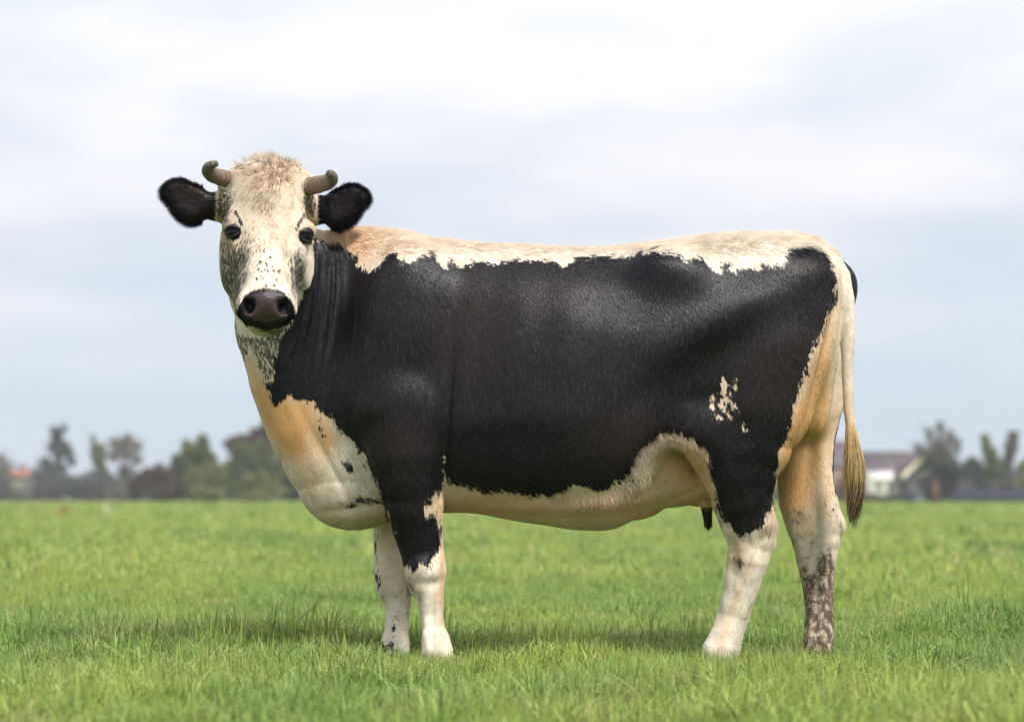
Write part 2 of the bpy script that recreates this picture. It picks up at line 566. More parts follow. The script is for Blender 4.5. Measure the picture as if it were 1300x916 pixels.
# ---- value noise in numpy for coat masks and hair
def vnoise(p, scale, seed=0):
    q = p * scale + 37.2 * (seed + 1)
    i = np.floor(q).astype(np.int64)
    f = q - i
    f = f * f * (3 - 2 * f)
    out = 0
    for dx in (0, 1):
        for dy in (0, 1):
            for dz in (0, 1):
                h = ((i[:, 0] + dx) * 73856093) ^ ((i[:, 1] + dy) * 19349663) ^ ((i[:, 2] + dz) * 83492791) ^ (seed * 1013)
                h = (h ^ (h >> 13)) * 1274126177 & 0x7fffffff
                wgt = (f[:, 0] if dx else 1 - f[:, 0]) * (f[:, 1] if dy else 1 - f[:, 1]) * (f[:, 2] if dz else 1 - f[:, 2])
                out = out + wgt * ((h % 65536) / 65535.0)
    return out


def proj(p):
    return CX + F * p[:, 0] / p[:, 1], HY - F * (p[:, 2] - CAMH) / p[:, 1]


# ---- relief of muscle, bone and skin folds: (px, py, length, width, angle deg, mm) on the near side
REL = [
    (842, 345, 40, 26, 15, 3), (790, 365, 45, 32, 20, -3), (935, 400, 75, 18, -28, 13), (905, 455, 70, 22, -33, -18), (860, 500, 45, 24, -30, -10), (760, 400, 60, 30, 10, 5), (640, 520, 26, 50, 10, -5), (600, 480, 10, 60, 8, -5), (440, 430, 14, 60, 14, -6), (590, 360, 40, 20, 0, 5),
    (985, 440, 24, 60, 0, 7), (940, 520, 34, 40, 0, 5), (880, 415, 60, 24, -20, 6), (1035, 350, 20, 16, 0, 6),
    (566, 540, 5, 70, 4, -14), (585, 530, 12, 60, 4, 5), (548, 540, 14, 60, 4, 5), (555, 460, 5, 46, 12, -5), (540, 400, 8, 60, 10, 4), (520, 460, 12, 60, 14, 4),
    (480, 420, 8, 60, 16, -5), (470, 545, 50, 14, -30, -4), (505, 575, 12, 60, -6, 5),
    (622, 440, 9, 60, 8, -2.6), (652, 455, 8, 60, 10, 2.0), (686, 445, 9, 55, 9, -2.2), (716, 470, 9, 60, 8, 2.2), (752, 460, 11, 55, 7, -2.6), (690, 360, 60, 16, 4, 3), (700, 530, 70, 20, -6, 5), (640, 560, 60, 14, 0, -5),
    (720, 640, 80, 5, -4, 8), (740, 628, 60, 5, -6, -4), (800, 618, 40, 5, -34, 6), (810, 585, 14, 24, 20, 5),
    (745, 655, 70, 6, -4, -6), (520, 655, 10, 26, -10, 4), (545, 680, 5, 30, 0, -4), (540, 725, 14, 10, 0, 5),
    (549, 780, 2.5, 34, 0, -6), (556, 785, 3, 36, 0, 4), (541, 790, 3, 36, 0, 4), (536, 718, 10, 7, 0, 4), (548, 742, 9, 5, 0, -5), (552, 712, 3, 18, 0, -4),
    (1040, 470, 3, 70, 14, -9), (1028, 480, 5, 60, 14, 5), (1050, 490, 4, 60, 10, 5), (1030, 560, 4, 40, 16, -5),
    (930, 700, 5, 26, 0, -4), (968, 668, 8, 12, 0, 5), (945, 655, 8, 22, 10, -4), (943, 750, 2.5, 40, 20, -6), (932, 752, 4, 40, 20, 3), (952, 745, 4, 40, 20, 4), (925, 690, 5, 14, 0, -5), (965, 690, 4, 16, 0, -5),
    (1052, 690, 3, 30, 0, -4), (1030, 660, 6, 20, 0, 4), (1036, 750, 2.5, 50, 0, -6), (1046, 745, 3, 50, 0, 4),
    (398, 560, 5, 50, -26, -2.5), (425, 600, 3.5, 36, -28, -4), (440, 648, 34, 3.5, -4, -5), (372, 520, 6, 40, -24, 1.5), (655, 655, 60, 4, 6, -4), (870, 628, 30, 4, -20, -5), (890, 600, 5, 26, 10, -6), (400, 560, 10, 50, 25, -2), (470, 640, 30, 4, -6, -6),
]
# vertical neck wrinkles behind the jaw
WR = [((396, 312), (392, 350), (386, 395), (374, 440), (366, 480)), ((405, 312), (402, 360), (396, 410), (386, 455), (380, 500)), ((414, 314), (412, 360), (406, 415), (397, 465), (392, 505)),
      ((424, 318), (423, 370), (417, 430), (408, 480)), ((436, 325), (436, 380), (430, 440), (422, 490)), ((388, 400), (378, 430), (366, 455), (356, 478)), ((450, 360), (448, 410), (443, 460), (436, 500))]


def segdist(x, y, a, b):
    ax, ay, bx, by = *a, *b
    L = (bx - ax) ** 2 + (by - ay) ** 2 + 1e-9
    t_ = np.clip(((x - ax) * (bx - ax) + (y - ay) * (by - ay)) / L, 0, 1)
    return np.hypot(x - ax - t_ * (bx - ax), y - ay - t_ * (by - ay))


def linedist(x, y, pl):
    return np.min([segdist(x, y, a, b) for a, b in zip(pl[:-1], pl[1:])], axis=0)


pts = smooth(pts, quads, 3)
nrm, _ = vnormals(pts, quads)
px, py = proj(pts)
is_head = prim_at(HEADP, pts) < 0.007
face = np.clip(-nrm[:, 1] * 2.2, 0, 1) * (pts[:, 1] < 9.22)
disp = np.zeros(len(pts))
for a, b_, sx, sy, an, mm in REL:
    ca, sa = math.cos(R(an)), math.sin(R(an))
    u, v_ = (px - a) * ca + (py - b_) * sa, -(px - a) * sa + (py - b_) * ca
    disp += mm * 1e-3 * np.exp(-0.5 * ((u / sx) ** 2 + (v_ / sy) ** 2))
for i, pl in enumerate(WR):
    d_ = linedist(px, py, pl)
    end = np.clip((py - pl[0][1]) / 30, 0, 1) * np.clip((pl[-1][1] - py) / 50, 0, 1)
    disp += (0.75 + .5 * math.sin(i * 2.7)) * (0.0085 * np.exp(-0.5 * (d_ / 2.0) ** 2) - 0.003 * np.exp(-0.5 * (d_ / 4.5) ** 2)) * end * (~is_head)
disp += 0.0035 * (vnoise(pts, 9, 1) - .5) + 0.0018 * (vnoise(pts, 22, 2) - .5) * .4
# knobbly lower legs
leg = np.clip((py - 640) / 60, 0, 1)
disp += leg * 0.006 * (vnoise(pts * np.array([1, 1, .5]), 45, 3) - .5)
disp[is_head] *= 0.35
pts = pts + nrm * (disp * np.maximum(face, 0.25))[:, None]
pts = smooth(pts, quads, 1)
nrm, _ = vnormals(pts, quads)

# ------------------------------------------------------------------ coat pattern
BLACK = [(398, 303), (415, 305), (432, 309), (437, 314), (452, 322), (456, 335), (458, 345), (470, 344), (478, 338), (486, 325), (492, 319), (502, 322), (508, 332), (522, 334), (530, 325), (538, 320), (548, 320), (555, 333), (566, 338), (572, 328), (584, 338), (596, 333),
         (612, 332), (626, 334), (645, 333), (665, 330), (690, 328), (705, 332), (716, 338), (730, 327), (760, 326), (800, 327), (812, 320), (832, 318), (850, 321), (862, 325), (872, 330), (880, 326), (892, 329), (902, 340), (915, 348), (919, 337), (925, 338), (928, 346),
         (945, 341), (975, 342), (993, 340), (998, 322), (1004, 315), (1020, 313), (1034, 314), (1046, 320), (1055, 332), (1062, 350), (1063, 372), (1058, 388), (1051, 405), (1042, 425), (1032, 450), (1020, 480), (1013, 505), (1005, 530), (1000, 550), (992, 570),
         (985, 600), (984, 630), (981, 650), (975, 652), (966, 668), (952, 677), (940, 684), (931, 672), (918, 660), (911, 640), (905, 620), (899, 605), (897, 585), (889, 568), (872, 556), (852, 552), (832, 556), (817, 568), (808, 582), (803, 595), (791, 608),
         (774, 618), (756, 624), (745, 620), (733, 618), (715, 625), (704, 628), (685, 632), (669, 631), (650, 628), (636, 625), (613, 626), (593, 616), (572, 612), (566, 600), (564, 580), (563, 600), (557, 626), (547, 634), (552, 648), (558, 662), (560, 680),
         (559, 694), (550, 708), (542, 722), (532, 716), (525, 727), (515, 716), (508, 722), (504, 700), (498, 676), (491, 655), (486, 640), (480, 620), (470, 600), (463, 580), (450, 568), (441, 555), (430, 544), (418, 530), (404, 520), (398, 512), (391, 507),
         (378, 507), (368, 502), (358, 508), (348, 516), (341, 503), (340, 488), (348, 470), (350, 450), (358, 430), (368, 412), (374, 395), (384, 370), (392, 345), (396, 320)]
MUZZLE = [(299, 392), (305, 385), (312, 375), (319, 369), (329, 366), (339, 365), (350, 366), (360, 371), (367, 378), (374, 388), (377, 399), (375, 409), (365, 412), (357, 416), (339, 420), (323, 416), (316, 413), (305, 413), (299, 407)]
SPECK_NECK = [(284, 372), (300, 420), (312, 428), (340, 424), (378, 408), (352, 450), (352, 500), (336, 488), (318, 440), (306, 470), (292, 430)]
WHITES = [(918, 492, 3, 8), (922, 507, 6, 4), (916, 516, 4, 5), (911, 530, 5, 5), (932, 516, 4, 6), (927, 502, 2.5, 6), (938, 524, 3, 4), (926, 527, 2.5, 4), (950, 549, 2.5, 3.5), (944, 538, 1.6, 4), (905, 521, 1.6, 6), (933, 495, 1.5, 4), (548, 646, 9, 8)]
BLACKS = [(884, 338, 6, 6), (921, 339, 6, 5), (972, 340, 6, 5), (985, 339, 5, 5), (407, 545, 3.5, 6), (411, 552, 3, 4), (408, 532, 3, 3), (438, 588, 3, 6), (443, 596, 5, 3.5), (447, 641, 4.5, 2.5), (460, 634, 8, 2), (474, 636, 8, 1.8), (806, 613, 6, 5), (798, 617, 4, 3), (559, 668, 3, 8), (556, 690, 3, 6),
          (476, 697, 2.5, 12), (478, 733, 3, 7), (483, 743, 3, 5), (490, 822, 4, 4), (497, 821, 3, 4), (493, 831, 4, 4), (500, 828, 3, 3), (500, 799, 2, 3), (915, 662, 4, 4), (906, 600, 5, 5), (912, 640, 3, 5), (1062, 640, 3, 6)]


def polysd(x, y, poly):
    """signed distance, positive inside"""
    inside = np.zeros(len(x), bool)
    best = np.full(len(x), 1e9)
    n = len(poly)
    for i in range(n):
        a, b = poly[i], poly[(i + 1) % n]
        best = np.minimum(best, segdist(x, y, a, b))
        if a[1] != b[1]:
            c_ = ((a[1] > y) != (b[1] > y)) & (x < (b[0] - a[0]) * (y - a[1]) / (b[1] - a[1]) + a[0])
            inside ^= c_
    return np.where(inside, best, -best)


def blob(x, y, a, b, sx, sy, an=0.0):
    ca, sa = math.cos(R(an)), math.sin(R(an))
    u, v_ = (x - a) * ca + (y - b) * sa, -(x - a) * sa + (y - b) * ca
    return np.exp(-0.5 * ((u / sx) ** 2 + (v_ / sy) ** 2))


def coat(p, nr, head):
    """masks of the hide at points p: black (0.5 = border), tan, speckle, dirt, leather, spots, brown"""
    x, y = proj(p)
    dep = p[:, 1]
    pz = p * np.array([1, 1, .55])
    wob = (vnoise(pz, 48, 5) - .5) * 9 + (vnoise(pz, 150, 6) - .5) * 6
    blk = polysd(x, y, BLACK)
    for a, b, sx, sy in WHITES:
        blk = np.minimum(blk, (np.hypot((x - a) / sx, (y - b) / sy) - 1) * min(sx, sy) + .6 + wob * .12)
    deepleg = (dep > 8.99) & (y > 655)
    blk = np.where(deepleg, -20, blk)
    deeprear = (dep > 8.93) & (x > 985) & (y > 385)
    blk = np.where(deeprear, -20, blk)
    # teat, dark far buttock and the far leg's rear edge
    blk = np.maximum(blk, 9 - np.abs(x - 897.5) - np.where(y > 643, 0, 50) - np.where(y > 690, 50, 0) - np.where(dep < 9.1, 0, 50) - np.where(x > 905, 50, 0))
    far = polysd(x, y, [(1040, 312), (1060, 312), (1096, 330), (1096, 405), (1078, 430), (1066, 430)])
    blk = np.where(dep > 9.02, np.maximum(blk, far), blk)
    blk = np.where(dep > 9.13, np.maximum(blk, polysd(x, y, [(1060, 505), (1090, 500), (1066, 600), (1060, 640), (1055, 600), (1056, 560)])), blk)
    for a, b, sx, sy in BLACKS:
        blk = np.maximum(blk, (1 - np.hypot((x - a) / sx, (y - b) / sy)) * min(sx, sy))
    # tail stays white
    td = np.hypot(x - np.interp(y, [300, 328, 350, 380, 420, 520, 600], [1020, 1052, 1067, 1073, 1076, 1077, 1086]), 0)
    tail = (td < 14) & (y > 300) & (dep < 8.99) & (x > 1040) & (dep > 8.90)
    tail |= (x > 1064) & (dep < 9.0)
    blk = np.where(tail, -20, blk)
    spk = np.clip(polysd(x, y, SPECK_NECK) / 6 + .5, 0, 1) * 0.85
    spk = np.maximum(spk, blob(x, y, 292, 410, 7, 40, -14) * 1.2)
    spk = np.maximum(spk, 0.40 * blob(x, y, 1022, 470, 8, 60, 22))
    spk = np.maximum(spk, 0.45 * blob(x, y, 908, 618, 8, 30))
    spk = np.maximum(spk, 0.3 * blob(x, y, 540, 650, 12, 25))
    tn = 0.95 * blob(x, y, 362, 545, 14, 50, -28) + 0.9 * blob(x, y, 385, 525, 24, 26) + .8 * blob(x, y, 415, 560, 10, 14) + .5 * blob(x, y, 330, 500, 8, 40, -20)
    tn += 0.6 * blob(x, y, 450, 312, 30, 24) + .2 * blob(x, y, 410, 298, 30, 8) + .12 * blob(x, y, 545, 315, 50, 12) + .45 * blob(x, y, 922, 515, 22, 28)
    tn += 1.2 * blob(x, y, 1012, 580, 16, 55, 16) + .9 * blob(x, y, 1040, 480, 9, 90, 10) * (x < 1068) + .5 * blob(x, y, 1035, 560, 30, 60)
    tn += 1.0 * blob(x, y, 872, 590, 32, 22, 20) + .5 * blob(x, y, 600, 640, 60, 16) + .45 * blob(x, y, 720, 645, 100, 22) + .45 * blob(x, y, 830, 645, 50, 22) + .5 * blob(x, y, 893, 640, 12, 18)
    tn += .3 * blob(x, y, 430, 655, 50, 10) + .6 * blob(x, y, 562, 740, 5, 46) + .4 * blob(x, y, 925, 790, 4, 50, 20) + .35 * blob(x, y, 500, 690, 24, 40) + .45 * blob(x, y, 935, 705, 12, 16) + .3 * blob(x, y, 1040, 640, 24, 24) + .4 * blob(x, y, 1084, 560, 14, 50)
    yd = y + 60 * (vnoise(p, 18, 9) - .5) + 24 * (vnoise(p, 60, 8) - .5)
    dirt_shade = 1.05 * np.clip((yd - 672) / 60, 0, 1) ** .8 * (x > 1000) * (y < 900)
    dirt_shade = np.maximum(dirt_shade, .9 * blob(x, y, 938, 706, 7, 12)) + .8 * blob(x, y, 977, 672, 9, 12) + .5 * blob(x, y, 1068, 670, 5, 9)
    dirt_shade += .55 * blob(x, y, 953, 775, 5, 46, 22) + .6 * blob(x, y, 522, 744, 11, 12) + .7 * blob(x, y, 486, 760, 4, 18) + .5 * blob(x, y, 450, 664, 40, 5) + .6 * blob(x, y, 860, 655, 50, 5, -22) + .35 * blob(x, y, 770, 672, 50, 5)  # patches, and thin darker lines along leg edges and the belly's lower edge
    dirt_shade += .25 * blob(x, y, 960, 312, 40, 8) + .35 * blob(x, y, 905, 318, 22, 8) + .3 * blob(x, y, 730, 319, 60, 5) + .35 * blob(x, y, 1072, 372, 5, 30) + .7 * blob(x, y, 1046, 440, 1.8, 50, 12) + .4 * blob(x, y, 560, 760, 3, 50) + .5 * blob(x, y, 533, 775, 2.5, 30) + .5 * blob(x, y, 519, 780, 3, 40) + .35 * blob(x, y, 948, 720, 14, 10) + .85 * blob(x, y, 1014, 657, 9, 9) + .55 * blob(x, y, 1045, 640, 8, 12) + .5 * blob(x, y, 1060, 655, 5, 8)  # the narrow streak by the tail paints shade into the thigh crease
    lea = np.zeros(len(x))
    spots = .45 * blob(x, y, 505, 770, 18, 30) + .35 * blob(x, y, 925, 770, 14, 30) 
    brn = .7 * blob(x, y, 1032, 339, 9, 7) + .8 * blob(x, y, 985, 465, 40, 40) + .7 * blob(x, y, 790, 560, 50, 30) + .5 * blob(x, y, 600, 420, 40, 60) + .4 * blob(x, y, 700, 380, 60, 30) + .4 * blob(x, y, 500, 560, 40, 60)
    # head
    hb = polysd(x, y, MUZZLE)
    front = dep < 8.66
    hb = np.where(front, hb, -20)
    ear = ((x < 274) | (x > 403)) & (y < 300)
    hb = np.where(ear, np.where(x < 300, 274 - x, x - 403) + 3 + (vnoise(p, 55, 13) - .5) * 14, hb)
    ex = [(296, 294), (389, 299)]
    for k, (a, b) in enumerate(ex):
        hb = np.maximum(hb, (1 - np.hypot((x - a) / 10.5, (y - b) / 11.0)) * 10)
    for pl in (((308, 286), (304, 278), (299, 268)), ((377, 291), (380, 282), (386, 271))):
        hb = np.maximum(hb, 1.7 - linedist(x, y, pl))
    for a, b in ((330.5, 332), (339, 336), (343, 326), (340, 344), (347, 343), (332, 350), (351, 354), (337, 362), (348, 362), (354, 343), (326, 354), (336, 320), (329, 341)):
        hb = np.maximum(hb, 1.6 - np.hypot(x - a, y - b))
    for a, b, s_ in ((317.5, 389.5, 1), (357.5, 390, -1)):
        u_, v2 = (x - a) * .9 + s_ * (y - b) * -.42, s_ * (x - a) * .42 + (y - b) * .9
        no_hole = np.clip((np.hypot(u_ / 5.2, v2 / 8.0) - .8) / .3, 0, 1)  # shade inside the nostrils is painted in: no leather tone there
        holes = no_hole if s_ == 1 else np.minimum(holes, no_hole)
    hs = 1.2 * blob(x, y, 300, 350, 9, 26, 4) + 1.4 * blob(x, y, 377, 348, 8, 24, 6) + .8 * blob(x, y, 285, 345, 6, 44) + .9 * blob(x, y, 281, 262, 6, 14) + .8 * blob(x, y, 396, 262, 6, 14) + .55 * blob(x, y, 287, 385, 8, 20) + .8 * blob(x, y, 289, 255, 7, 20) + .7 * blob(x, y, 389, 255, 7, 18) + .35 * blob(x, y, 325, 300, 34, 26) + .45 * blob(x, y, 312, 212, 14, 8) + .30 * blob(x, y, 318, 330, 30, 34)
    hs *= .9
    hs += .4 * blob(x, y, 304, 212, 10, 7) + 1.2 * blob(x, y, 360, 425, 18, 10) + .4 * blob(x, y, 300, 400, 6, 12)
    ht = .35 * blob(x, y, 345, 225, 36, 16) + .5 * blob(x, y, 397, 270, 6, 20) + .45 * blob(x, y, 279, 268, 6, 16) + .25 * blob(x, y, 338, 280, 50, 30) + .4 * blob(x, y, 292, 315, 10, 9)
    hbr = .8 * np.clip(polysd(x, y, [(214, 228), (268, 240), (262, 280), (226, 262)]) / 8, 0, 1) + .8 * np.clip(polysd(x, y, [(412, 250), (456, 240), (450, 262), (424, 284)]) / 8, 0, 1) + .6 * blob(x, y, 338, 223, 16, 7) + .85 * blob(x, y, 337, 266, 9, 11) + .15 * blob(x, y, 320, 250, 12, 12) + .4 * blob(x, y, 345, 290, 4, 14) + .35 * blob(x, y, 362, 212, 8, 6)
    hl = np.clip(polysd(x, y, [(309, 384), (313, 375), (324, 371), (338, 370), (352, 371), (363, 375), (367, 384), (365, 396), (356, 405), (338, 409), (320, 405), (311, 396)]) / 3 + .5, 0, 1) * front
    hl = np.where(ear & front.__invert__(), .36 * np.clip(polysd(x, y, [(214, 228), (268, 240), (262, 280), (226, 262)]) / 7 + .3, 0, 1) + .36 * np.clip(polysd(x, y, [(412, 250), (456, 240), (450, 262), (424, 284)]) / 7 + .3, 0, 1), hl)
    hl = hl * np.where(front, holes, 1)
    blk = np.where(head, hb * 2.4, blk)
    spk = np.where(head, hs, spk)
    tn = np.where(head, ht, tn)
    dirt_shade = np.where(head, 0.8 * blob(x, y, 338, 419, 14, 4), dirt_shade)
    lea = np.where(head, hl, lea)
    spots = np.where(head, .5 * blob(x, y, 340, 342, 14, 16), spots)
    brn = np.where(head, hbr, brn)
    sd_ = np.clip(0.5 + (blk + wob * np.where(head, .1, .9)) / 30.0, 0, 1)
    c1 = np.stack([sd_, tn.clip(0, 1), spk.clip(0, 1), np.ones_like(sd_)], 1)
    c2 = np.stack([dirt_shade.clip(0, 1), lea, spots.clip(0, 1), np.ones_like(sd_)], 1)
    return c1, c2, brn.clip(0, 1)


is_head = (prim_at(HEADP, pts) < 0.035) & ((pts[:, 1] < 8.78) | (proj(pts)[1] < 288))
is_head |= (prim_at(HEADP, pts) < 0.008) & (pts[:, 1] < 8.93)
is_head &= (proj(pts)[0] < 470) & (pts[:, 1] < 9.05)
m1, m2, m3 = coat(pts, nrm, is_head)

cow_m, t = mat('cow_coat')
rp = t.add('ShaderNodeAttribute', attribute_name='rp').outputs['Vector']
a1 = t.add('ShaderNodeSeparateColor', {0: t.add('ShaderNodeAttribute', attribute_name='m1').outputs['Color']}).outputs
a2 = t.add('ShaderNodeSeparateColor', {0: t.add('ShaderNodeAttribute', attribute_name='m2').outputs['Color']}).outputs
a3 = t.add('ShaderNodeAttribute', attribute_name='m3').outputs['Fac']
fine = t.noise(t.mapping(rp, scale=(1, 1, .16), rot=(0, .35, 0)), 230, 2, .7)
mid = t.noise(rp, 22, 4, .6)
big = t.noise(rp, 5, 3, .5)
cream = t.mix(t.ramp(mid, .35, .7), (0.80, 0.73, 0.63), (0.66, 0.56, 0.45))
cream = t.mix(t.math('MULTIPLY', t.ramp(fine, .45, .75), .45), cream, (0.46, 0.37, 0.28))
tanc = t.mix(mid, (0.60, 0.31, 0.115), (0.70, 0.44, 0.22))
c = t.mix(a1[1], cream, tanc)
c = t.mix(t.math('MULTIPLY', a3, t.ramp(fine, .25, .6)), c, (0.16, 0.10, 0.065))
vor = t.add('ShaderNodeTexVoronoi', {'Vector': rp, 'Scale': 75.0}).outputs['Distance']
spf = t.math('MULTIPLY', t.ramp(vor, .30, .22), t.ramp(t.math('ADD', a2[2], t.math('MULTIPLY', t.math('SUBTRACT', mid, .5), .8)), .3, .5))
sp_n = t.noise(t.mapping(rp, scale=(1, 1, .5)), 130, 3, .65)
spk = t.ramp(t.math('SUBTRACT', t.math('ADD', t.math('MULTIPLY', a1[2], .30), sp_n), 0.72), -.06, .09)
blk = t.ramp(t.math('ADD', a1[0], t.math('MULTIPLY', t.math('SUBTRACT', sp_n, .5), .62)), .45, .55)
black = t.mix(t.ramp(big, .35, .7), (0.0034, 0.0036, 0.0070), (0.0085, 0.0062, 0.0075))
black = t.mix(t.math('MULTIPLY', a3, .5), black, (0.034, 0.018, 0.012))
black = t.mix(t.math('MULTIPLY', t.ramp(fine, .52, .78), .55), black, (0.050, 0.046, 0.052))
anyb = t.math('MAXIMUM', t.math('MAXIMUM', blk, spf), t.math('MULTIPLY', spk, .85))
c = t.mix(anyb, c, black)
dn = t.noise(t.mapping(rp, scale=(1, 1, .7)), 48, 6, .75)
df = t.ramp(t.math('ADD', t.math('MULTIPLY', a2[0], .32), t.math('SUBTRACT', dn, .76)), -.06, .10)
c = t.mix(t.math('MULTIPLY', a2[0], .55), c, t.mix(anyb, (0.33, 0.225, 0.145), black))
c = t.mix(t.math('MULTIPLY', df, .92), c, (0.070, 0.042, 0.025))
c = t.mix(a2[1], c, t.mix(mid, (0.026, 0.018, 0.024), (0.075, 0.046, 0.048)))
rough = t.mix(a2[1], t.mix(anyb, (.75, .75, .75), (.43, .43, .43)), (.28, .28, .28))
peb = t.add('ShaderNodeTexVoronoi', {'Vector': rp, 'Scale': 230.0}).outputs['Distance']
bump = t.add('ShaderNodeBump', {'Height': t.math('ADD', t.math('MULTIPLY', fine, t.math('SUBTRACT', 1.0, a2[1])), t.math('MULTIPLY', peb, t.math('MULTIPLY', a2[1], .9))), 'Strength': .5, 'Distance': .003}).outputs[0]
isc = t.add('ShaderNodeHairInfo').outputs['Is Strand']
spc = t.math('ADD', t.math('MULTIPLY', t.math('SUBTRACT', .30, t.math('MULTIPLY', isc, .24)), t.math('ADD', .45, t.math('MULTIPLY', fine, 1.1))), t.math('MULTIPLY', a2[1], .15))
b = t.add('ShaderNodeBsdfPrincipled', {'Base Color': c, 'Roughness': rough, 'Specular IOR Level': spc, 'Normal': bump,
                                       'Sheen Weight': 0.0})
t.add('ShaderNodeOutputMaterial', {'Surface': b.outputs[0]})

COWLOC = np.array([0.3, 9.0, 0.0])
cow = empty('cow', COWLOC, label='black and cream cow with short horns standing side-on, head turned to the viewer', cat='cow')


def put_attr(data, dom, c1, c2, c3, rp_):
    for nm, arr in (('m1', c1), ('m2', c2)):
        data.attributes.new(nm, 'FLOAT_COLOR', dom).data.foreach_set('color', arr.astype(np.float32).ravel())
    data.attributes.new('m3', 'FLOAT', dom).data.foreach_set('value', c3.astype(np.float32))
    data.attributes.new('rp', 'FLOAT_VECTOR', dom).data.foreach_set('vector', rp_.astype(np.float32).ravel())


bm_ = mesh_np('cow_body', pts - COWLOC, quads)
put_attr(bm_, 'POINT', m1, m2, m3, pts)
body = link('body', bm_, cow_m, cow)
print('cow verts', len(pts))

# ---- hair
cum = None
fa = np.linalg.norm(np.cross(pts[quads[:, 2]] - pts[quads[:, 0]], pts[quads[:, 3]] - pts[quads[:, 1]]), axis=1)


def sample(n, weight=None):
    w_ = fa if weight is None else fa * weight[quads[:, 0]]
    cdf = np.cumsum(w_)
    i = np.searchsorted(cdf, rng.random(n) * cdf[-1])
    q = quads[np.minimum(i, len(quads) - 1)]
    u, v_ = rng.random((n, 1)), rng.random((n, 1))

    def lerp(a):
        return (a[q[:, 0]] * (1 - u) + a[q[:, 1]] * u) * (1 - v_) + (a[q[:, 3]] * (1 - u) + a[q[:, 2]] * u) * v_
    nn = lerp(nrm)
    return lerp(pts), nn / (np.linalg.norm(nn, axis=1, keepdims=True) + 1e-9), is_head[q[:, 0]]


def strands(name, root, dirs, length, rad, nseg=3, curl=0.0, droop=0.0, attrs=None, parent=None, material=None, seed=0):
    """one hair-curves object; dirs (n,3), length (n,)"""
    n = len(root)
    ts = np.linspace(0, 1, nseg + 1)
    P_ = np.zeros((n, nseg + 1, 3))
    P_[:, 0] = root
    d = dirs / (np.linalg.norm(dirs, axis=1, keepdims=True) + 1e-9)
    cur = root.copy()
    cd_ = d.copy()
    side = np.cross(d, rng.normal(size=(n, 3)))
    side /= np.linalg.norm(side, axis=1, keepdims=True) + 1e-9
    up2 = np.cross(side, d)
    ph = rng.random(n) * 6.28
    for k in range(1, nseg + 1):
        cd_ = cd_ + np.array([0, 0, -droop / nseg])
        if curl:
            an = (ph + k * 2.2)[:, None]
            cd_ = cd_ + curl * (side * np.cos(an) + up2 * np.sin(an))
        cd_ /= np.linalg.norm(cd_, axis=1, keepdims=True) + 1e-9
        cur = cur + cd_ * (length / nseg)[:, None]
        P_[:, k] = cur
    hc = bpy.data.hair_curves.new(name)
    hc.add_curves([nseg + 1] * n)
    hc.position_data.foreach_set('vector', (P_ - COWLOC).astype(np.float32).ravel())
    rr = (rad * (1 - 0.75 * ts)[None, :] * np.ones((n, 1))) if np.isscalar(rad) else rad[:, None] * (1 - .75 * ts)[None, :]
    hc.attributes.new('radius', 'FLOAT', 'POINT').data.foreach_set('value', rr.astype(np.float32).ravel())
    if attrs is not None:
        put_attr(hc, 'CURVE', *attrs)
    o = link(name, hc, material or cow_m, parent or cow)
    if parent is not None and parent != cow:
        o.parent = parent
    o['kind'] = 'stuff'
    return o


def flow(p, nr, head):
    x, y = proj(p)
    f = np.zeros_like(p)
    f[:, 0] = .55
    f[:, 2] = -.75
    top = np.clip((330 - y) / 30, 0, 1)
    f[:, 0] += top * .6
    f[:, 2] += top * .5
    lg = np.clip((y - 600) / 60, 0, 1)
    f[:, 0] *= (1 - lg * .85)
    neck = (x < 440)
    f[neck, 0] = .15
    f[neck, 2] = -1
    h = head
    f[h] = np.stack([(x[h] - 338) / 60, 0 * x[h] - .1, -1 + 0 * x[h]], 1)
    crown = h & (y < 262)
    f[crown] = np.stack([(x[crown] - 342) / 30, -.6 + 0 * x[crown], (235 - y[crown]) / 30], 1)
    er = h & ((x < 276) | (x > 402)) & (y < 300)
    f[er] = np.stack([np.sign(x[er] - 338) * 1.0, -.1 + 0 * x[er], .15 + 0 * x[er]], 1)
    f += (vnoise(p, 14, 11)[:, None] - .5) * np.array([.35, 0, .25]) + rng.normal(size=p.shape) * .12
    f -= nr * (f * nr).sum(1, keepdims=True)
    return f / (np.linalg.norm(f, axis=1, keepdims=True) + 1e-9)


vx, vy = proj(pts)
wgt = np.where(pts[:, 1] < 9.05, 1.0, .3) * np.where(is_head, 2.6, 1.0)
hp, hn, hh = sample(330000, wgt)
c1, c2, c3 = coat(hp, hn, hh)
keep = (c2[:, 1] < .4) & ~(hh & (np.abs(proj(hp)[0] - 338) < 27) & (np.abs(proj(hp)[1] - 390) < 14) & (hp[:, 1] < 8.66))
hx, hy = proj(hp)
for a, b in ((296, 294), (389, 299)):
    keep &= ~((np.hypot((hx - a) / 8, (hy - b) / 8) < 1) & hh)
hp, hn, hh, c1, c2, c3, hx, hy = [q[keep] for q in (hp, hn, hh, c1, c2, c3, hx, hy)]
L = np.full(len(hp), .009)
L += .016 * np.clip((335 - hy) / 25, 0, 1) * (hx > 410)                # woolly topline
L += .008 * np.clip((hy - 560) / 60, 0, 1) * (hy < 690)
L[hh] = .009
lift = np.full(len(hp), .07)
lift += .30 * np.clip((325 - hy) / 20, 0, 1) * (hx > 410)
ear = hh & ((hx < 276) | (hx > 402)) & (hy < 300)
L[ear] = np.where(np.abs(hx[ear] - 338) > 74, .015, .008)
lift[ear] = .45
L *= rng.uniform(.6, 1.3, len(L))
dr = flow(hp, hn, hh) + hn * (lift * rng.uniform(.3, 1.6, len(hp)))[:, None]
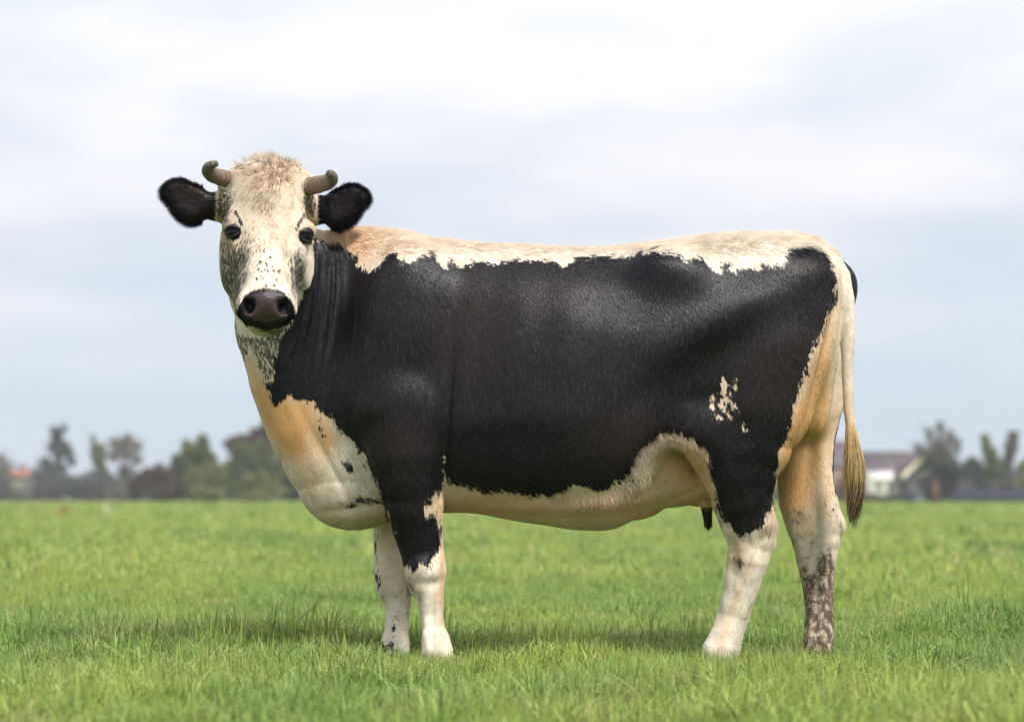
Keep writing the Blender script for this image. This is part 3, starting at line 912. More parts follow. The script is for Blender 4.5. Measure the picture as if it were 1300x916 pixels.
strands('coat_hair', hp, dr, L, np.where(c1[:, 0] > .5, .00032, .00045), 3, attrs=(c1, c2, c3, hp))

# curly forelock on the poll
wp = np.where(is_head & (vy < 256), np.exp(-.5 * ((vx - 343) / 22) ** 2) * np.clip((256 - vy) / 22, 0, 1), 0)
hp, hn, hh = sample(1500, wp * np.clip(vnoise(pts, 45, 51) * 2.4 - .7, 0, 1))
c1, c2, c3 = coat(hp, hn, hh)
dr = flow(hp, hn, hh) * .7 + hn * .8 + rng.normal(size=hp.shape) * .35 + np.array([0, -.1, .25])
c3 = np.clip(c3 * .8 + (vnoise(hp, 75, 21) > .64) * .75, 0, 1)
c1[:, 2] = 0
strands('forelock', hp, dr, rng.uniform(.018, .042, len(hp)), .00085, 9, curl=.95, droop=.35, attrs=(c1, c2, c3, hp))
# long fringe along the ears
we = np.where(is_head & ((vx < 258) | (vx > 420)) & (vy < 300), np.clip(1.1 - np.abs(nrm[:, 1]) * 1.2, 0, 1) ** 2, 0)
hp, hn, hh = sample(5200, we)
c1, c2, c3 = coat(hp, hn, hh)
ex = proj(hp)[0]
dr = hn * .9 + np.stack([np.sign(ex - 338) * .7, 0 * ex, -.25 + 0 * ex], 1) + rng.normal(size=hp.shape) * .18
strands('ear_fringe', hp, dr, rng.uniform(.008, .022, len(hp)), .0005, 4, droop=.3, attrs=(c1, c2, c3, hp))
# longer white wool on the edge of the flank fold, the belly and the brisket
wf = np.zeros(len(pts))
for pl, wd_ in ((((803, 593), (817, 568), (832, 556), (852, 552), (872, 556), (889, 568), (898, 590)), 7), (((700, 636), (740, 640), (780, 636), (815, 615)), 7)):
    wf = np.maximum(wf, np.exp(-.5 * (linedist(vx, vy, pl) / wd_) ** 2) * (pts[:, 1] < 8.85))
hp, hn, hh = sample(5000, wf)
c1, c2, c3 = coat(hp, hn, hh)
c1[:, 0] -= .10
dr = flow(hp, hn, hh) + hn * .45 + rng.normal(size=hp.shape) * .2
strands('belly_wool', hp, dr, rng.uniform(.012, .024, len(hp)), .0005, 4, droop=.8, attrs=(c1, c2, c3, hp))

# tail switch
tm_, t = mat('tail_switch_hair')
rp = t.add('ShaderNodeAttribute', attribute_name='rp').outputs['Vector']
hgt = t.add('ShaderNodeAttribute', attribute_name='m3').outputs['Fac']
nn_ = t.noise(rp, 160, 2)
c = t.mix(t.ramp(t.math('ADD', hgt, t.math('MULTIPLY', t.math('SUBTRACT', nn_, .5), 1.1)), .35, .75), (0.60, 0.42, 0.20), (0.050, 0.032, 0.014))
b = t.add('ShaderNodeBsdfPrincipled', {'Base Color': c, 'Roughness': .6, 'Specular IOR Level': .3})
t.add('ShaderNodeOutputMaterial', {'Surface': b.outputs[0]})
n = 5200
uu = rng.random(n)
ty = 530 + 72 * uu
tx = np.interp(ty, [520, 556, 590, 612], [1077, 1082, 1085.5, 1086])
rd = np.interp(ty, [525, 556, 585, 612], [5.5, 6, 7, 6])
th = rng.random(n) * 6.283
r0 = np.sqrt(rng.random(n)) * rd
root = np.stack([P(a + r * math.cos(q), b_, 8.94) + np.array([0, r * math.sin(q) / 382, 0]) for a, b_, r, q in zip(tx, ty, r0, th)])
spread = np.interp(ty, [530, 560, 600], [.12, .36, .18])
dirs = np.stack([np.cos(th) * spread + .10, np.sin(th) * spread * .8, -np.ones(n)], 1) + rng.normal(size=(n, 3)) * .05
tip_x = np.interp(uu, [0, 1], [.0, -.10])
dirs[:, 0] += tip_x * .3
ln = rng.uniform(.10, .20, n)
end_py = ty + ln * 382
ln = np.where(end_py > 676, np.maximum(.05, (664 + rng.random(n) * 10 - ty) / 382), ln)
pk = 8
# strands first swing out, then gather to a point
ts = np.linspace(0, 1, pk + 1)
clump = rng.integers(0, 26, n)
cth = rng.random(26) * 6.283
cr = np.sqrt(rng.random(26)) * 7.5
cxp = 1079.5 + cr * np.cos(cth) * .9
cyd = cr * np.sin(cth) / 382 * .7
tipz = 632 + rng.random(26) ** .8 * 44
P_ = np.zeros((n, pk + 1, 3))
for k, q in enumerate(ts):
    base = root + dirs * (ln * q)[:, None]
    tipx = (cxp[clump] - CX) * 8.94 / F
    tz = CAMH - (tipz[clump] - HY) * 8.94 / F
    g_ = q ** 1.5 * .95
    base[:, 0] = base[:, 0] * (1 - g_) + tipx * g_
    base[:, 1] = base[:, 1] * (1 - g_) + (8.94 + cyd[clump]) * g_
    base[:, 2] = np.maximum(base[:, 2], tz)
    P_[:, k] = base
hc = bpy.data.hair_curves.new('tail_switch')
hc.add_curves([pk + 1] * n)
hc.position_data.foreach_set('vector', (P_ - COWLOC).astype(np.float32).ravel())
hc.attributes.new('radius', 'FLOAT', 'POINT').data.foreach_set('value', (np.tile(.0006 * (1 - .6 * ts), n)).astype(np.float32))
dark = np.interp(ty, [530, 600], [.0, .8]) + rng.normal(size=n) * .10 + (rng.random(26)[clump] - .4) * .45
hc.attributes.new('m3', 'FLOAT', 'CURVE').data.foreach_set('value', dark.astype(np.float32))
hc.attributes.new('rp', 'FLOAT_VECTOR', 'CURVE').data.foreach_set('vector', root.astype(np.float32).ravel())
o = link('tail_switch', hc, tm_, cow)
o['kind'] = 'stuff'

# horns
hm, t = mat('horn')
ob = t.add('ShaderNodeTexCoord').outputs['Object']
at = t.add('ShaderNodeAttribute', attribute_name='along').outputs['Fac']
rn = t.noise(t.mapping(ob, scale=(1, 1, 1)), 90, 4, .6)
ring = t.add('ShaderNodeTexWave', {'Vector': t.add('ShaderNodeCombineXYZ', {0: at}).outputs[0], 'Scale': 4.0, 'Distortion': 1.5}).outputs['Fac']
c = t.mix(t.ramp(at, .35, .7), t.mix(rn, (.30, .21, .14), (.10, .065, .045)), t.mix(rn, (.07, .07, .055), (.13, .11, .085)))
c = t.mix(t.math('MULTIPLY', ring, .3), c, (.08, .05, .035))
bp = t.add('ShaderNodeBump', {'Height': t.math('ADD', rn, ring), 'Strength': .8, 'Distance': .003}).outputs[0]
b = t.add('ShaderNodeBsdfPrincipled', {'Base Color': c, 'Roughness': .5, 'Normal': bp})
t.add('ShaderNodeOutputMaterial', {'Surface': b.outputs[0]})


def spline(st, m):
    st = np.array(st, float)
    u = np.linspace(0, len(st) - 1, m)
    out = []
    for q in u:
        i = int(min(q, len(st) - 2))
        f = q - i
        p0, p1, p2, p3 = st[max(i - 1, 0)], st[i], st[i + 1], st[min(i + 2, len(st) - 1)]
        out.append(.5 * ((2 * p1) + (p2 - p0) * f + (2 * p0 - 5 * p1 + 4 * p2 - p3) * f * f + (3 * p1 - p0 - 3 * p2 + p3) * f ** 3))
    return np.array(out)


for st in ([(304, 231, 8.82, 10.5), (292, 228, 8.79, 11), (279, 225, 8.74, 10.5), (268, 221, 8.69, 9.5), (264, 215, 8.64, 8), (268, 210, 8.61, 6), (276, 207.5, 8.60, 3.6)],
           [(382, 238, 8.82, 11), (393, 236.5, 8.79, 11.5), (405, 234, 8.75, 11), (416, 231, 8.69, 10), (421, 227, 8.64, 8.5), (420, 222, 8.61, 6.5), (415.5, 218.5, 8.60, 3.8)]):
    sp = spline(st, 22)
    m_ = MB()
    m_.tube([P(a, b_, d) for a, b_, d, r in sp], [r * d / F * (1 + .03 * math.sin(i * 2.1)) for i, (a, b_, d, r) in enumerate(sp)], 16)
    # round the tip
    o = m_.build('horn', hm, cow)
    al = np.concatenate([np.repeat(np.linspace(0, 1, 22), 16), [0, 1]])
    o.data.attributes.new('along', 'FLOAT', 'POINT').data.foreach_set('value', al.astype(np.float32))

# eyes, on the surface that the field made
bvh = BVHTree.FromPolygons([tuple(p) for p in pts[:]], [tuple(int(i) for i in q) for q in quads[is_head[quads[:, 0]]]])
em, t = mat('eyeball')
b = t.add('ShaderNodeBsdfPrincipled', {'Base Color': (.006, .005, .007, 1), 'Roughness': .08, 'Specular IOR Level': .35})
t.add('ShaderNodeOutputMaterial', {'Surface': b.outputs[0]})
lm = simple('eyelid_skin', (.018, .014, .015), .45, .3, 200)
for (a, b_), sx in (((296, 294.5), -1), ((388.5, 300), 1)):
    dirv = Vector(P(a, b_, 9.0) - np.array([0, 0, CAMH])).normalized()
    hit, hn_, _, _ = bvh.ray_cast(Vector((0, 0, CAMH)), dirv)
    print('eye', hit, hn_)
    hn_ = (hn_ + Vector((0, -1.2, 0))).normalized()
    c0 = hit - hn_ * 0.0055
    e = MB()
    e.ball(c0, 0.021, 24, 16)
    e.build('eye', em, cow)
    # lids: two arcs round the ball
    zax = hn_
    xax = Vector((0, 0, 1)).cross(zax).normalized() * 1
    yax = zax.cross(xax).normalized()
    for nm, sgn, r0_ in (('upper_eyelid', 1, .0030), ('lower_eyelid', -1, .0018)):
        arc = []
        for k in range(13):
            q = math.pi * k / 12
            h_ = (.0165 if sgn > 0 else .0150) * math.sin(q) * sgn
            u_ = -.0205 * math.cos(q)
            zz = math.sqrt(max(.0215 ** 2 - h_ * h_ - u_ * u_, 0)) if h_ * h_ + u_ * u_ < .0215 ** 2 else 0
            arc.append(c0 + xax * u_ + yax * (h_ - sx * u_ * 0.18) + zax * (zz + .0005))
        l_ = MB()
        l_.tube(arc, [.0022 + r0_ * math.sin(math.pi * k / 12) ** .7 * .8 for k in range(13)], 8)
        lid = l_.build(nm, lm, cow)
        if sgn > 0:
            rt = np.array([arc[random.randrange(2, 11)] + zax * .004 + xax * random.uniform(-.003, .003) for _ in range(90)])
            dv = np.array([tuple(zax * 1.0 + xax * random.gauss(sx * .35, .25) + yax * random.uniform(-.5, .1)) for _ in range(90)])
            z4 = np.zeros((90, 4)); z4[:, 0] = 1; z4[:, 3] = 1
            strands('eyelashes', rt, dv, rng.uniform(.012, .022, 90), .0005, 3, droop=.3, attrs=(z4, z4 * 0, np.zeros(90), rt))

# cloven hooves, mostly hidden by the grass
hoofm = simple('hoof_horn', (.10, .075, .055), .5, .4, 60)
for st in (NF[-1], FF[-1], NH[-1], FH[-1]):
    for sy in (-1, 1):
        c0 = P(st[0] - 5, st[1], st[2])
        c0[2] = 0
        h_ = MB()
        vs = []
        for lvl, (zz, sc_, off) in enumerate(((0.0, .85, -.006), (.012, .82, -.004), (.024, .7, .004), (.034, .5, .010))):
            for k in range(12):
                q = 2 * math.pi * k / 12
                vs.append((c0[0] + off + sc_ * (.052 * math.cos(q) - (.014 if math.cos(q) < -.6 else 0)), c0[1] + sy * .024 + sc_ * .023 * math.sin(q), zz - .004))
        vs.append((c0[0], c0[1] + sy * .024, -.004))
        vs.append((c0[0] + .01, c0[1] + sy * .024, .030))
        q4 = [(l * 12 + k, l * 12 + (k + 1) % 12, (l + 1) * 12 + (k + 1) % 12, (l + 1) * 12 + k) for l in range(3) for k in range(12)]
        tr = [(48, (k + 1) % 12, k) for k in range(12)] + [(49, 36 + k, 36 + (k + 1) % 12) for k in range(12)]
        h_._add(vs, q4, tr)
        h_.build('hoof', hoofm, cow)
#@@REST
# ------------------------------------------------------------------ grass
bladem, t = mat('grass_blade')
gp = t.add('ShaderNodeNewGeometry').outputs['Position']
tone = grass_tones(t, gp)
al = t.add('ShaderNodeAttribute', attribute_name='along').outputs['Fac']
vr = t.add('ShaderNodeAttribute', attribute_name='vary').outputs['Fac']
c = t.mix(t.ramp(vr, .0, .85), t.mix(.6, tone, (.022, .080, .012)), t.mix(.42, tone, (.56, .74, .21)))
c = t.mix(t.ramp(vr, .955, .97), c, (.60, .48, .24))
c = t.mix(t.ramp(al, .6, 1.0, 0, .35), c, (.44, .53, .17))
b = t.add('ShaderNodeBsdfPrincipled', {'Base Color': c, 'Roughness': .5, 'Specular IOR Level': .35})
tr = t.add('ShaderNodeBsdfTranslucent', {'Color': c})
mx = t.add('ShaderNodeMixShader', {0: .38, 1: b.outputs[0], 2: tr.outputs[0]})
t.add('ShaderNodeOutputMaterial', {'Surface': mx.outputs[0]})


def clump(name, n, rad, hmin, hmax, wid, lean=.5, vlo=0.0, vhi=.94, straw=.04):
    """a tuft of blades, four short segments each"""
    r = rng
    a = r.random(n) * 6.283
    rr = np.sqrt(r.random(n)) * rad
    root = np.stack([rr * np.cos(a), rr * np.sin(a), np.full(n, -.012)], 1)
    hgt = r.uniform(hmin, hmax, n)
    az = r.random(n) * 6.283
    le = r.random(n) ** 1.3 * lean
    wdir = az + math.pi / 2 + r.normal(size=n) * .5
    k = 4
    vs, al = [], []
    for i in range(k + 1):
        s = i / k
        out = le * hgt * s ** 1.8 * 1.5
        z = hgt * s * (1 - .35 * le * s)
        cpos = root + np.stack([np.cos(az) * out, np.sin(az) * out, z], 1)
        wv = np.stack([np.cos(wdir), np.sin(wdir), 0 * az], 1) * (wid * r.uniform(.7, 1.3, n) * (1 - s ** 2.2))[:, None] * .5
        if i < k:
            vs += [cpos - wv, cpos + wv]
            al += [s, s]
        else:
            vs += [cpos]
            al += [1.0]
    m = 2 * k + 1
    v = np.stack(vs, 1).reshape(-1, 3)
    base = (np.arange(n) * m)[:, None]
    q = np.concatenate([base + np.array([2 * i, 2 * i + 1, 2 * i + 3, 2 * i + 2]) for i in range(k - 1)])
    tr_ = base + np.array([2 * k - 2, 2 * k - 1, 2 * k])
    me = mesh_np(name, v, [q, tr_])
    me.attributes.new('along', 'FLOAT', 'POINT').data.foreach_set('value', np.tile(np.array(al, np.float32), n))
    vv = r.uniform(vlo, vhi, n)
    vv[r.random(n) < straw] = 1.0
    me.attributes.new('vary', 'FLOAT', 'POINT').data.foreach_set('value', np.repeat(vv, m).astype(np.float32))
    me.materials.append(bladem)
    return me


def scatter(name, px_, py_, scale, clumps, label, cat='grass'):
    """one object of grass: points that carry a tuft each"""
    v = np.stack([px_, py_, und(px_, py_)], 1)
    me = bpy.data.meshes.new(name)
    me.vertices.add(len(v))
    me.vertices.foreach_set('co', v.astype(np.float32).ravel())
    me.attributes.new('size', 'FLOAT', 'POINT').data.foreach_set('value', scale.astype(np.float32))
    me.attributes.new('turn', 'FLOAT_VECTOR', 'POINT').data.foreach_set('vector', np.stack([rng.normal(size=len(v)) * .10, rng.normal(size=len(v)) * .10, rng.random(len(v)) * 6.28], 1).astype(np.float32).ravel())
    src = bpy.data.collections.new(name + '_tufts')
    for m_ in clumps:
        src.objects.link(bpy.data.objects.new(m_.name, m_))
    ng = bpy.data.node_groups.new(name, 'GeometryNodeTree')
    ng.interface.new_socket('Geometry', in_out='INPUT', socket_type='NodeSocketGeometry')
    ng.interface.new_socket('Geometry', in_out='OUTPUT', socket_type='NodeSocketGeometry')
    N, Lk = ng.nodes, ng.links
    gi, go = N.new('NodeGroupInput'), N.new('NodeGroupOutput')
    m2p = N.new('GeometryNodeMeshToPoints')
    ci = N.new('GeometryNodeCollectionInfo')
    ci.inputs['Collection'].default_value = src
    ci.inputs['Separate Children'].default_value = True
    ci.inputs['Reset Children'].default_value = True
    ip = N.new('GeometryNodeInstanceOnPoints')
    ip.inputs['Pick Instance'].default_value = True
    sz, tu = N.new('GeometryNodeInputNamedAttribute'), N.new('GeometryNodeInputNamedAttribute')
    sz.data_type, tu.data_type = 'FLOAT', 'FLOAT_VECTOR'
    sz.inputs[0].default_value, tu.inputs[0].default_value = 'size', 'turn'
    ri = N.new('FunctionNodeRandomValue')
    ri.data_type = 'INT'
    ri.inputs[4].default_value, ri.inputs[5].default_value = 0, len(clumps) - 1
    Lk.new(gi.outputs[0], m2p.inputs[0])
    Lk.new(m2p.outputs[0], ip.inputs['Points'])
    Lk.new(ci.outputs[0], ip.inputs['Instance'])
    Lk.new(ri.outputs[2], ip.inputs['Instance Index'])
    Lk.new(tu.outputs[0], ip.inputs['Rotation'])
    Lk.new(sz.outputs[0], ip.inputs['Scale'])
    Lk.new(ip.outputs[0], go.inputs[0])
    o = link(name, me)
    o.modifiers.new('scatter', 'NODES').node_group = ng
    return tag(o, label, cat, kind='stuff')


def field_pts(n, d0, d1, p, halfw=.205, extra=.5):
    """depths with density ~ depth**p per metre squared of ground"""
    u = rng.random(n)
    e = p + 2
    d = (d0 ** e + u * (d1 ** e - d0 ** e)) ** (1 / e) if abs(e) > 1e-6 else d0 * (d1 / d0) ** u
    return (rng.random(n) * 2 - 1) * (d * halfw + extra), d


near_cl = [clump('grass_tuft', 30, .085, .025, .080, .0046, 1.25) for _ in range(5)] + [clump('grass_tuft', 22, .06, .05, .12, .0052, 1.3) for _ in range(2)]
x_, d_ = field_pts(36000, 5.0, 17.5, -.9, .25, 1.0)
g3 = np.stack([x_, d_ * .6, 0 * x_], 1)
sc = .36 + .8 * vnoise(g3, 1.5, 31) * vnoise(g3, 5.5, 32) * 2 + .55 * np.clip(vnoise(g3, 8, 34) - .62, 0, 1) * 3
# longer, darker tussocks at the right and a few left of the cow
for tx_, ty_, s_ in ((1255, 745, .6), (1215, 790, .5), (1180, 800, .5), (345, 790, .45), (90, 790, .5), (640, 800, .4), (930, 880, .35), (1270, 800, .4)):
    dd = CAMH * F / (ty_ + 8 - HY)
    xx = (tx_ - CX) * dd / F
    sc += s_ * np.exp(-.5 * (((x_ - xx) / .17) ** 2 + ((d_ - dd) / .45) ** 2))
# trodden shorter right around the hooves
for st in (NF[-1], FF[-1], NH[-1], FH[-1]):
    c0 = P(st[0], st[1], st[2])
    sc *= 1 - .55 * np.exp(-.5 * (((x_ - c0[0]) / .11) ** 2 + ((d_ - c0[1] + .18) / .26) ** 2))
scatter('grass', x_, d_, sc, near_cl, 'short lush pasture grass round the cow and its hooves')
mid_cl = [clump('grass_tuft', 60, .28, .03, .10, .010, 1.2) for _ in range(4)]
x_, d_ = field_pts(32000, 16.5, 75, -1.2, .25, 1)
sc = (.40 + 1.4 * vnoise(np.stack([x_, d_ * .5, 0 * x_], 1), .9, 33) ** 1.5 + .5 * vnoise(np.stack([x_, d_ * .4, 0 * x_], 1), 2.6, 35)) * np.interp(d_, [16, 30, 75], [.85, 1.1, 1.5])
scatter('grass', x_, d_, sc, mid_cl, 'blurred meadow grass stretching away behind the cow')
x_, d_ = field_pts(18000, 70, 210, -1.3, .25, 1)
far_cl = [clump('grass_tuft', 70, .9, .04, .12, .035, 1.3) for _ in range(4)]
scatter('grass', x_, d_, rng.uniform(.7, 1.5, len(x_)), far_cl, 'thin bright band of far grass below the tree line')

# broken straws and bent brown stalks lying about
stm = simple('dry_stalk', (.55, .42, .22), .8, .3, 30)
m_ = MB()
for _ in range(60):
    d0 = rng.uniform(6.4, 13)
    x0 = (rng.random() * 2 - 1) * d0 * .19
    a = rng.random() * 6.28
    ln_ = rng.uniform(.04, .10)
    z0 = rng.uniform(.03, .06)
    ti = rng.uniform(.1, 1.2)
    e_ = np.array([math.cos(a) * math.cos(ti), math.sin(a) * math.cos(ti), math.sin(ti)]) * ln_
    q0 = np.array([x0, d0, z0 - .02])
    m_.tube([q0, q0 + e_ * .5 + [0, 0, .006], q0 + e_], [.0010, .0010, .0006], 4)
o = m_.build('dry_stalks', stm)
tag(o, 'pale dry straws scattered in the short grass', 'straw', kind='stuff')

# ------------------------------------------------------------------ far weeds and bird
leafm = simple('weed_leaf', (.30, .14, .07), .7, .35, 5)
for px_, py_, hp_, lab in ((76, 662, 20, 'reddish weed clump far out in the left of the field'), (352, 660, 15, 'low brown weed clump in the field beside the brisket')):
    dd = CAMH * F / (py_ - HY)
    base = P(px_, py_, dd)
    root = empty('dock_plant', base, label=lab, cat='plant')
    H_ = hp_ * dd / F
    ms, ml = MB(), MB()
    for k in range(9):
        a = rng.random() * 6.28
        top = base + np.array([math.cos(a) * H_ * .45, math.sin(a) * H_ * .45, H_ * rng.uniform(.6, 1)])
        ms.tube([base, (base + top) / 2 + [0, 0, H_ * .08], top], [.012, .009, .005], 5)
        for j in range(22):
            s = rng.uniform(.25, 1)
            c0 = base + (top - base) * s + rng.normal(size=3) * H_ * .06
            dv = rng.normal(size=3)
            dv /= np.linalg.norm(dv)
            up_ = np.cross(dv, rng.normal(size=3))
            up_ /= np.linalg.norm(up_)
            l_, w_ = H_ * .13, H_ * .035
            ml._add([c0, c0 + dv * l_ * .5 + up_ * w_, c0 + dv * l_, c0 + dv * l_ * .5 - up_ * w_], [(0, 1, 2, 3)])
    ms.build('stem', leafm, root)
    ml.build('leaves', leafm, root)['kind'] = 'stuff'

dd = CAMH * F / (658 - HY)
bs = P(143, 658, dd)
k_ = dd / F
root = empty('goose', bs, label='small pale grey goose far off in the field at left', cat='bird')
gmt = simple('goose_feathers', (.52, .50, .47), .8, .25, 8)
bk = simple('goose_beak', (.45, .20, .08), .6, .1, 8)
m_ = MB()
m_.tube([bs + np.array(q) * k_ for q in ((9, 0, 6.5), (6, 0, 7), (0, 0, 7), (-5, 0, 8), (-8, 0, 10), (-9.5, 0, 13), (-10, 0, 15.2), (-11.5, 0, 16), (-12.5, 0, 15.8))], [k_ * q for q in (.8, 2.6, 4.2, 3.6, 2.0, 1.3, 1.3, 1.6, .9)], 14)
m_.build('body', gmt, root)
m_ = MB()
m_.tube([bs + np.array(q) * k_ for q in ((-12.6, 0, 15.8), (-15, 0, 15))], [k_ * .8, k_ * .3], 8)
m_.build('beak', bk, root)
for sy in (-1, 1):
    m_ = MB()
    m_.tube([bs + np.array(q) * k_ for q in ((1, sy * 1.6, 4.5), (.5, sy * 1.6, 0), (-1.5, sy * 1.6, .2))], [k_ * .6, k_ * .4, k_ * .4], 6)
    m_.build('leg', bk, root)

# ------------------------------------------------------------------ trees and hedges far behind
barkm = simple('bark', (.075, .062, .05), .9, .3, 1.5)


def leaf_mat(name, c0, c1, scale=.35):
    m, t = mat(name)
    gp = t.add('ShaderNodeNewGeometry').outputs['Position']
    n = t.noise(gp, scale, 4, .6)
    c = t.mix(t.ramp(n, .35, .65), c0, c1)
    v = t.add('ShaderNodeAttribute', attribute_name='vary').outputs['Fac']
    c = t.mix(t.math('MULTIPLY', v, .5), c, [q * 1.5 for q in c1])
    b = t.add('ShaderNodeBsdfPrincipled', {'Base Color': c, 'Roughness': .65, 'Specular IOR Level': .2})
    tr = t.add('ShaderNodeBsdfTranslucent', {'Color': c})
    mx = t.add('ShaderNodeMixShader', {0: .2, 1: b.outputs[0], 2: tr.outputs[0]})
    t.add('ShaderNodeOutputMaterial', {'Surface': mx.outputs[0]})
    return m


LM = {'green': leaf_mat('leaf_green', (.050, .078, .026), (.135, .165, .055)),
      'olive': leaf_mat('leaf_olive', (.085, .105, .035), (.20, .21, .075)),
      'brown': leaf_mat('leaf_brown', (.045, .034, .034), (.10, .075, .065)),
      'red': leaf_mat('leaf_red', (.07, .035, .04), (.13, .065, .06)),
      'blue': leaf_mat('leaf_dark', (.028, .040, .040), (.060, .075, .065)),
      'grey': leaf_mat('leaf_grey', (.08, .075, .065), (.16, .14, .12))}


def leaves(cs, rad, n, size, density_fn=None):
    """n leaf quads in blobs cs (k,3) with radii rad (k,3)"""
    k = rng.choice(len(cs), n, p=(rad.prod(1) ** .7) / (rad.prod(1) ** .7).sum())
    d = rng.normal(size=(n, 3))
    d /= np.linalg.norm(d, axis=1, keepdims=True)
    r = rng.random(n) ** .45
    # clotted: leaves gather on small twigs
    c = cs[k] + d * rad[k] * r[:, None] * (1 + rng.normal(size=(n, 1)) * .08)
    a = rng.normal(size=(n, 3))
    a /= np.linalg.norm(a, axis=1, keepdims=True)
    b_ = np.cross(a, rng.normal(size=(n, 3)))
    b_ /= np.linalg.norm(b_, axis=1, keepdims=True)
    s = size * rng.uniform(.6, 1.4, (n, 1))
    v = np.stack([c - a * s, c + b_ * s * .55, c + a * s, c - b_ * s * .55], 1).reshape(-1, 3)
    q = np.arange(4 * n).reshape(-1, 4)
    return v, q


def tree(name, px_, base_py, top_py, wpx, d, leaf, label, blobs, n=2500, lsize=.22, trunk=True, cat='tree', twigs=0, group=None, seed=0):
    """blobs: (dx px, height px above the base, rx px, rz px)"""
    base = P(px_, base_py, d)
    base[2] = -.05
    k = d / F
    root = empty(name, base, label=label, cat=cat, group=group)
    H_ = (base_py - top_py) * k
    cs = np.array([(base[0] + a * k, base[1] + rng.normal() * rx * k * .5, h * k) for a, h, rx, rz in blobs])
    rad = np.array([(rx * k, rx * k * .9, rz * k) for a, h, rx, rz in blobs])
    m_ = MB()
    if trunk:
        tops = []
        hh = H_ * .45
        m_.tube([base, base + [rng.normal() * H_ * .02, 0, hh * .5], base + [rng.normal() * H_ * .03, 0, hh]], [H_ * .035, H_ * .026, H_ * .018], 7)
        for c0 in cs:
            s0 = base + np.array([0, 0, min(hh * rng.uniform(.5, .95), max(c0[2] - .2, .3))])
            md = s0 * .5 + c0 * .5 + np.array([0, 0, H_ * .04])
            m_.tube([s0, md, c0], [H_ * .014, H_ * .009, H_ * .004], 5)
            for j in range(twigs):
                dv = rng.normal(size=3) * rad[0].mean() * .8
                dv[2] = abs(dv[2]) + rad[0][2] * .3
                m_.tube([c0 - [0, 0, H_ * .05], c0 + dv * .5, c0 + dv], [H_ * .006, H_ * .004, H_ * .002], 4)
    else:
        for c0 in cs[:6]:
            m_.tube([base, (base + c0) / 2, c0], [H_ * .02, H_ * .014, H_ * .006], 5)
    m_.build('trunk' if trunk else 'stems', barkm, root)
    # shoulder each blob with smaller ones, so the outline stays ragged
    cs2, rd2 = [cs], [rad * .8]
    for j in range(5):
        dv = rng.normal(size=cs.shape)
        dv /= np.linalg.norm(dv, axis=1, keepdims=True)
        cs2.append(cs + dv * rad * .75)
        rd2.append(rad * rng.uniform(.22, .5, (len(cs), 1)))
    cs2, rd2 = np.concatenate(cs2), np.concatenate(rd2)
    cs2[:, 2] = np.maximum(cs2[:, 2], .3)
    v, q = leaves(cs2, rd2, n, lsize)
    v[:, 2] = np.maximum(v[:, 2], .02)
    me = mesh_np('crown', v - base, q, False)
    me.attributes.new('vary', 'FLOAT', 'POINT').data.foreach_set('value', np.repeat(rng.random(len(q)), 4).astype(np.float32))
    o = link('crown' if trunk else 'foliage', me, LM[leaf], root)
    return root


GB = 637
# left: thin hazy trees
tree('tree', -8, GB, 552, 50, 420, 'grey', 'thin pale tree cut by the left edge of the photo', [(-6, 62, 12, 16), (8, 48, 9, 16), (14, 34, 7, 12), (-10, 36, 10, 12)], 700, .30, twigs=5)
tree('tree', 74, GB, 540, 50, 420, 'blue', 'tall ragged tree with a dense knot of leaves at its top, left background', [(-4, 86, 9, 10), (8, 92, 6, 5), (-8, 68, 7, 8), (0, 58, 8, 8), (-16, 50, 9, 6), (-10, 44, 10, 6), (16, 52, 7, 12), (2, 42, 10, 8), (-2, 76, 10, 9), (4, 66, 14, 10)], 2300, .30, twigs=5)
tree('tree', 128, GB, 556, 40, 400, 'green', 'slim tree with a round green crown beside the sparse one', [(-2, 58, 10, 12), (0, 44, 9, 10), (-10, 78, 3, 7), (-2, 64, 11, 14)], 1700, .28, twigs=3)
tree('tree', 160, GB, 550, 60, 400, 'grey', 'sparse see-through tree left of the big bushes', [(-14, 74, 10, 7), (2, 78, 10, 7), (14, 70, 8, 8), (-18, 56, 8, 9), (0, 58, 10, 9), (14, 52, 9, 9), (-4, 40, 10, 8), (0, 68, 20, 16)], 1300, .26, twigs=12)
# low dark growth under them
LOWS = [(-12, 20, 26, 12, 'blue', 'dark low bush at the left edge'), (30, 24, 26, 15, 'blue', 'dark low bush right beside the small red-roofed house'), (66, 24, 22, 13, 'brown', 'low brown bush under the tall ragged tree'), (98, 36, 28, 22, 'blue', 'tall dark thicket under the slim trees'), (122, 30, 20, 16, 'brown', 'dark brown thicket right of the tall one'),
        (150, 20, 24, 11, 'grey', 'low greyish bush under the sparse tree')]
for a, h_, wd_, hh, lf, lab in LOWS:
    tree('bush', a, GB, GB - h_ - 6, wd_, 400, lf, lab, [(dx, h_ * rng.uniform(.35, .75), wd_ * .28, h_ * .40) for dx in np.linspace(-wd_ * .55, wd_ * .55, 5)], 1800, .30, trunk=False, cat='bush')
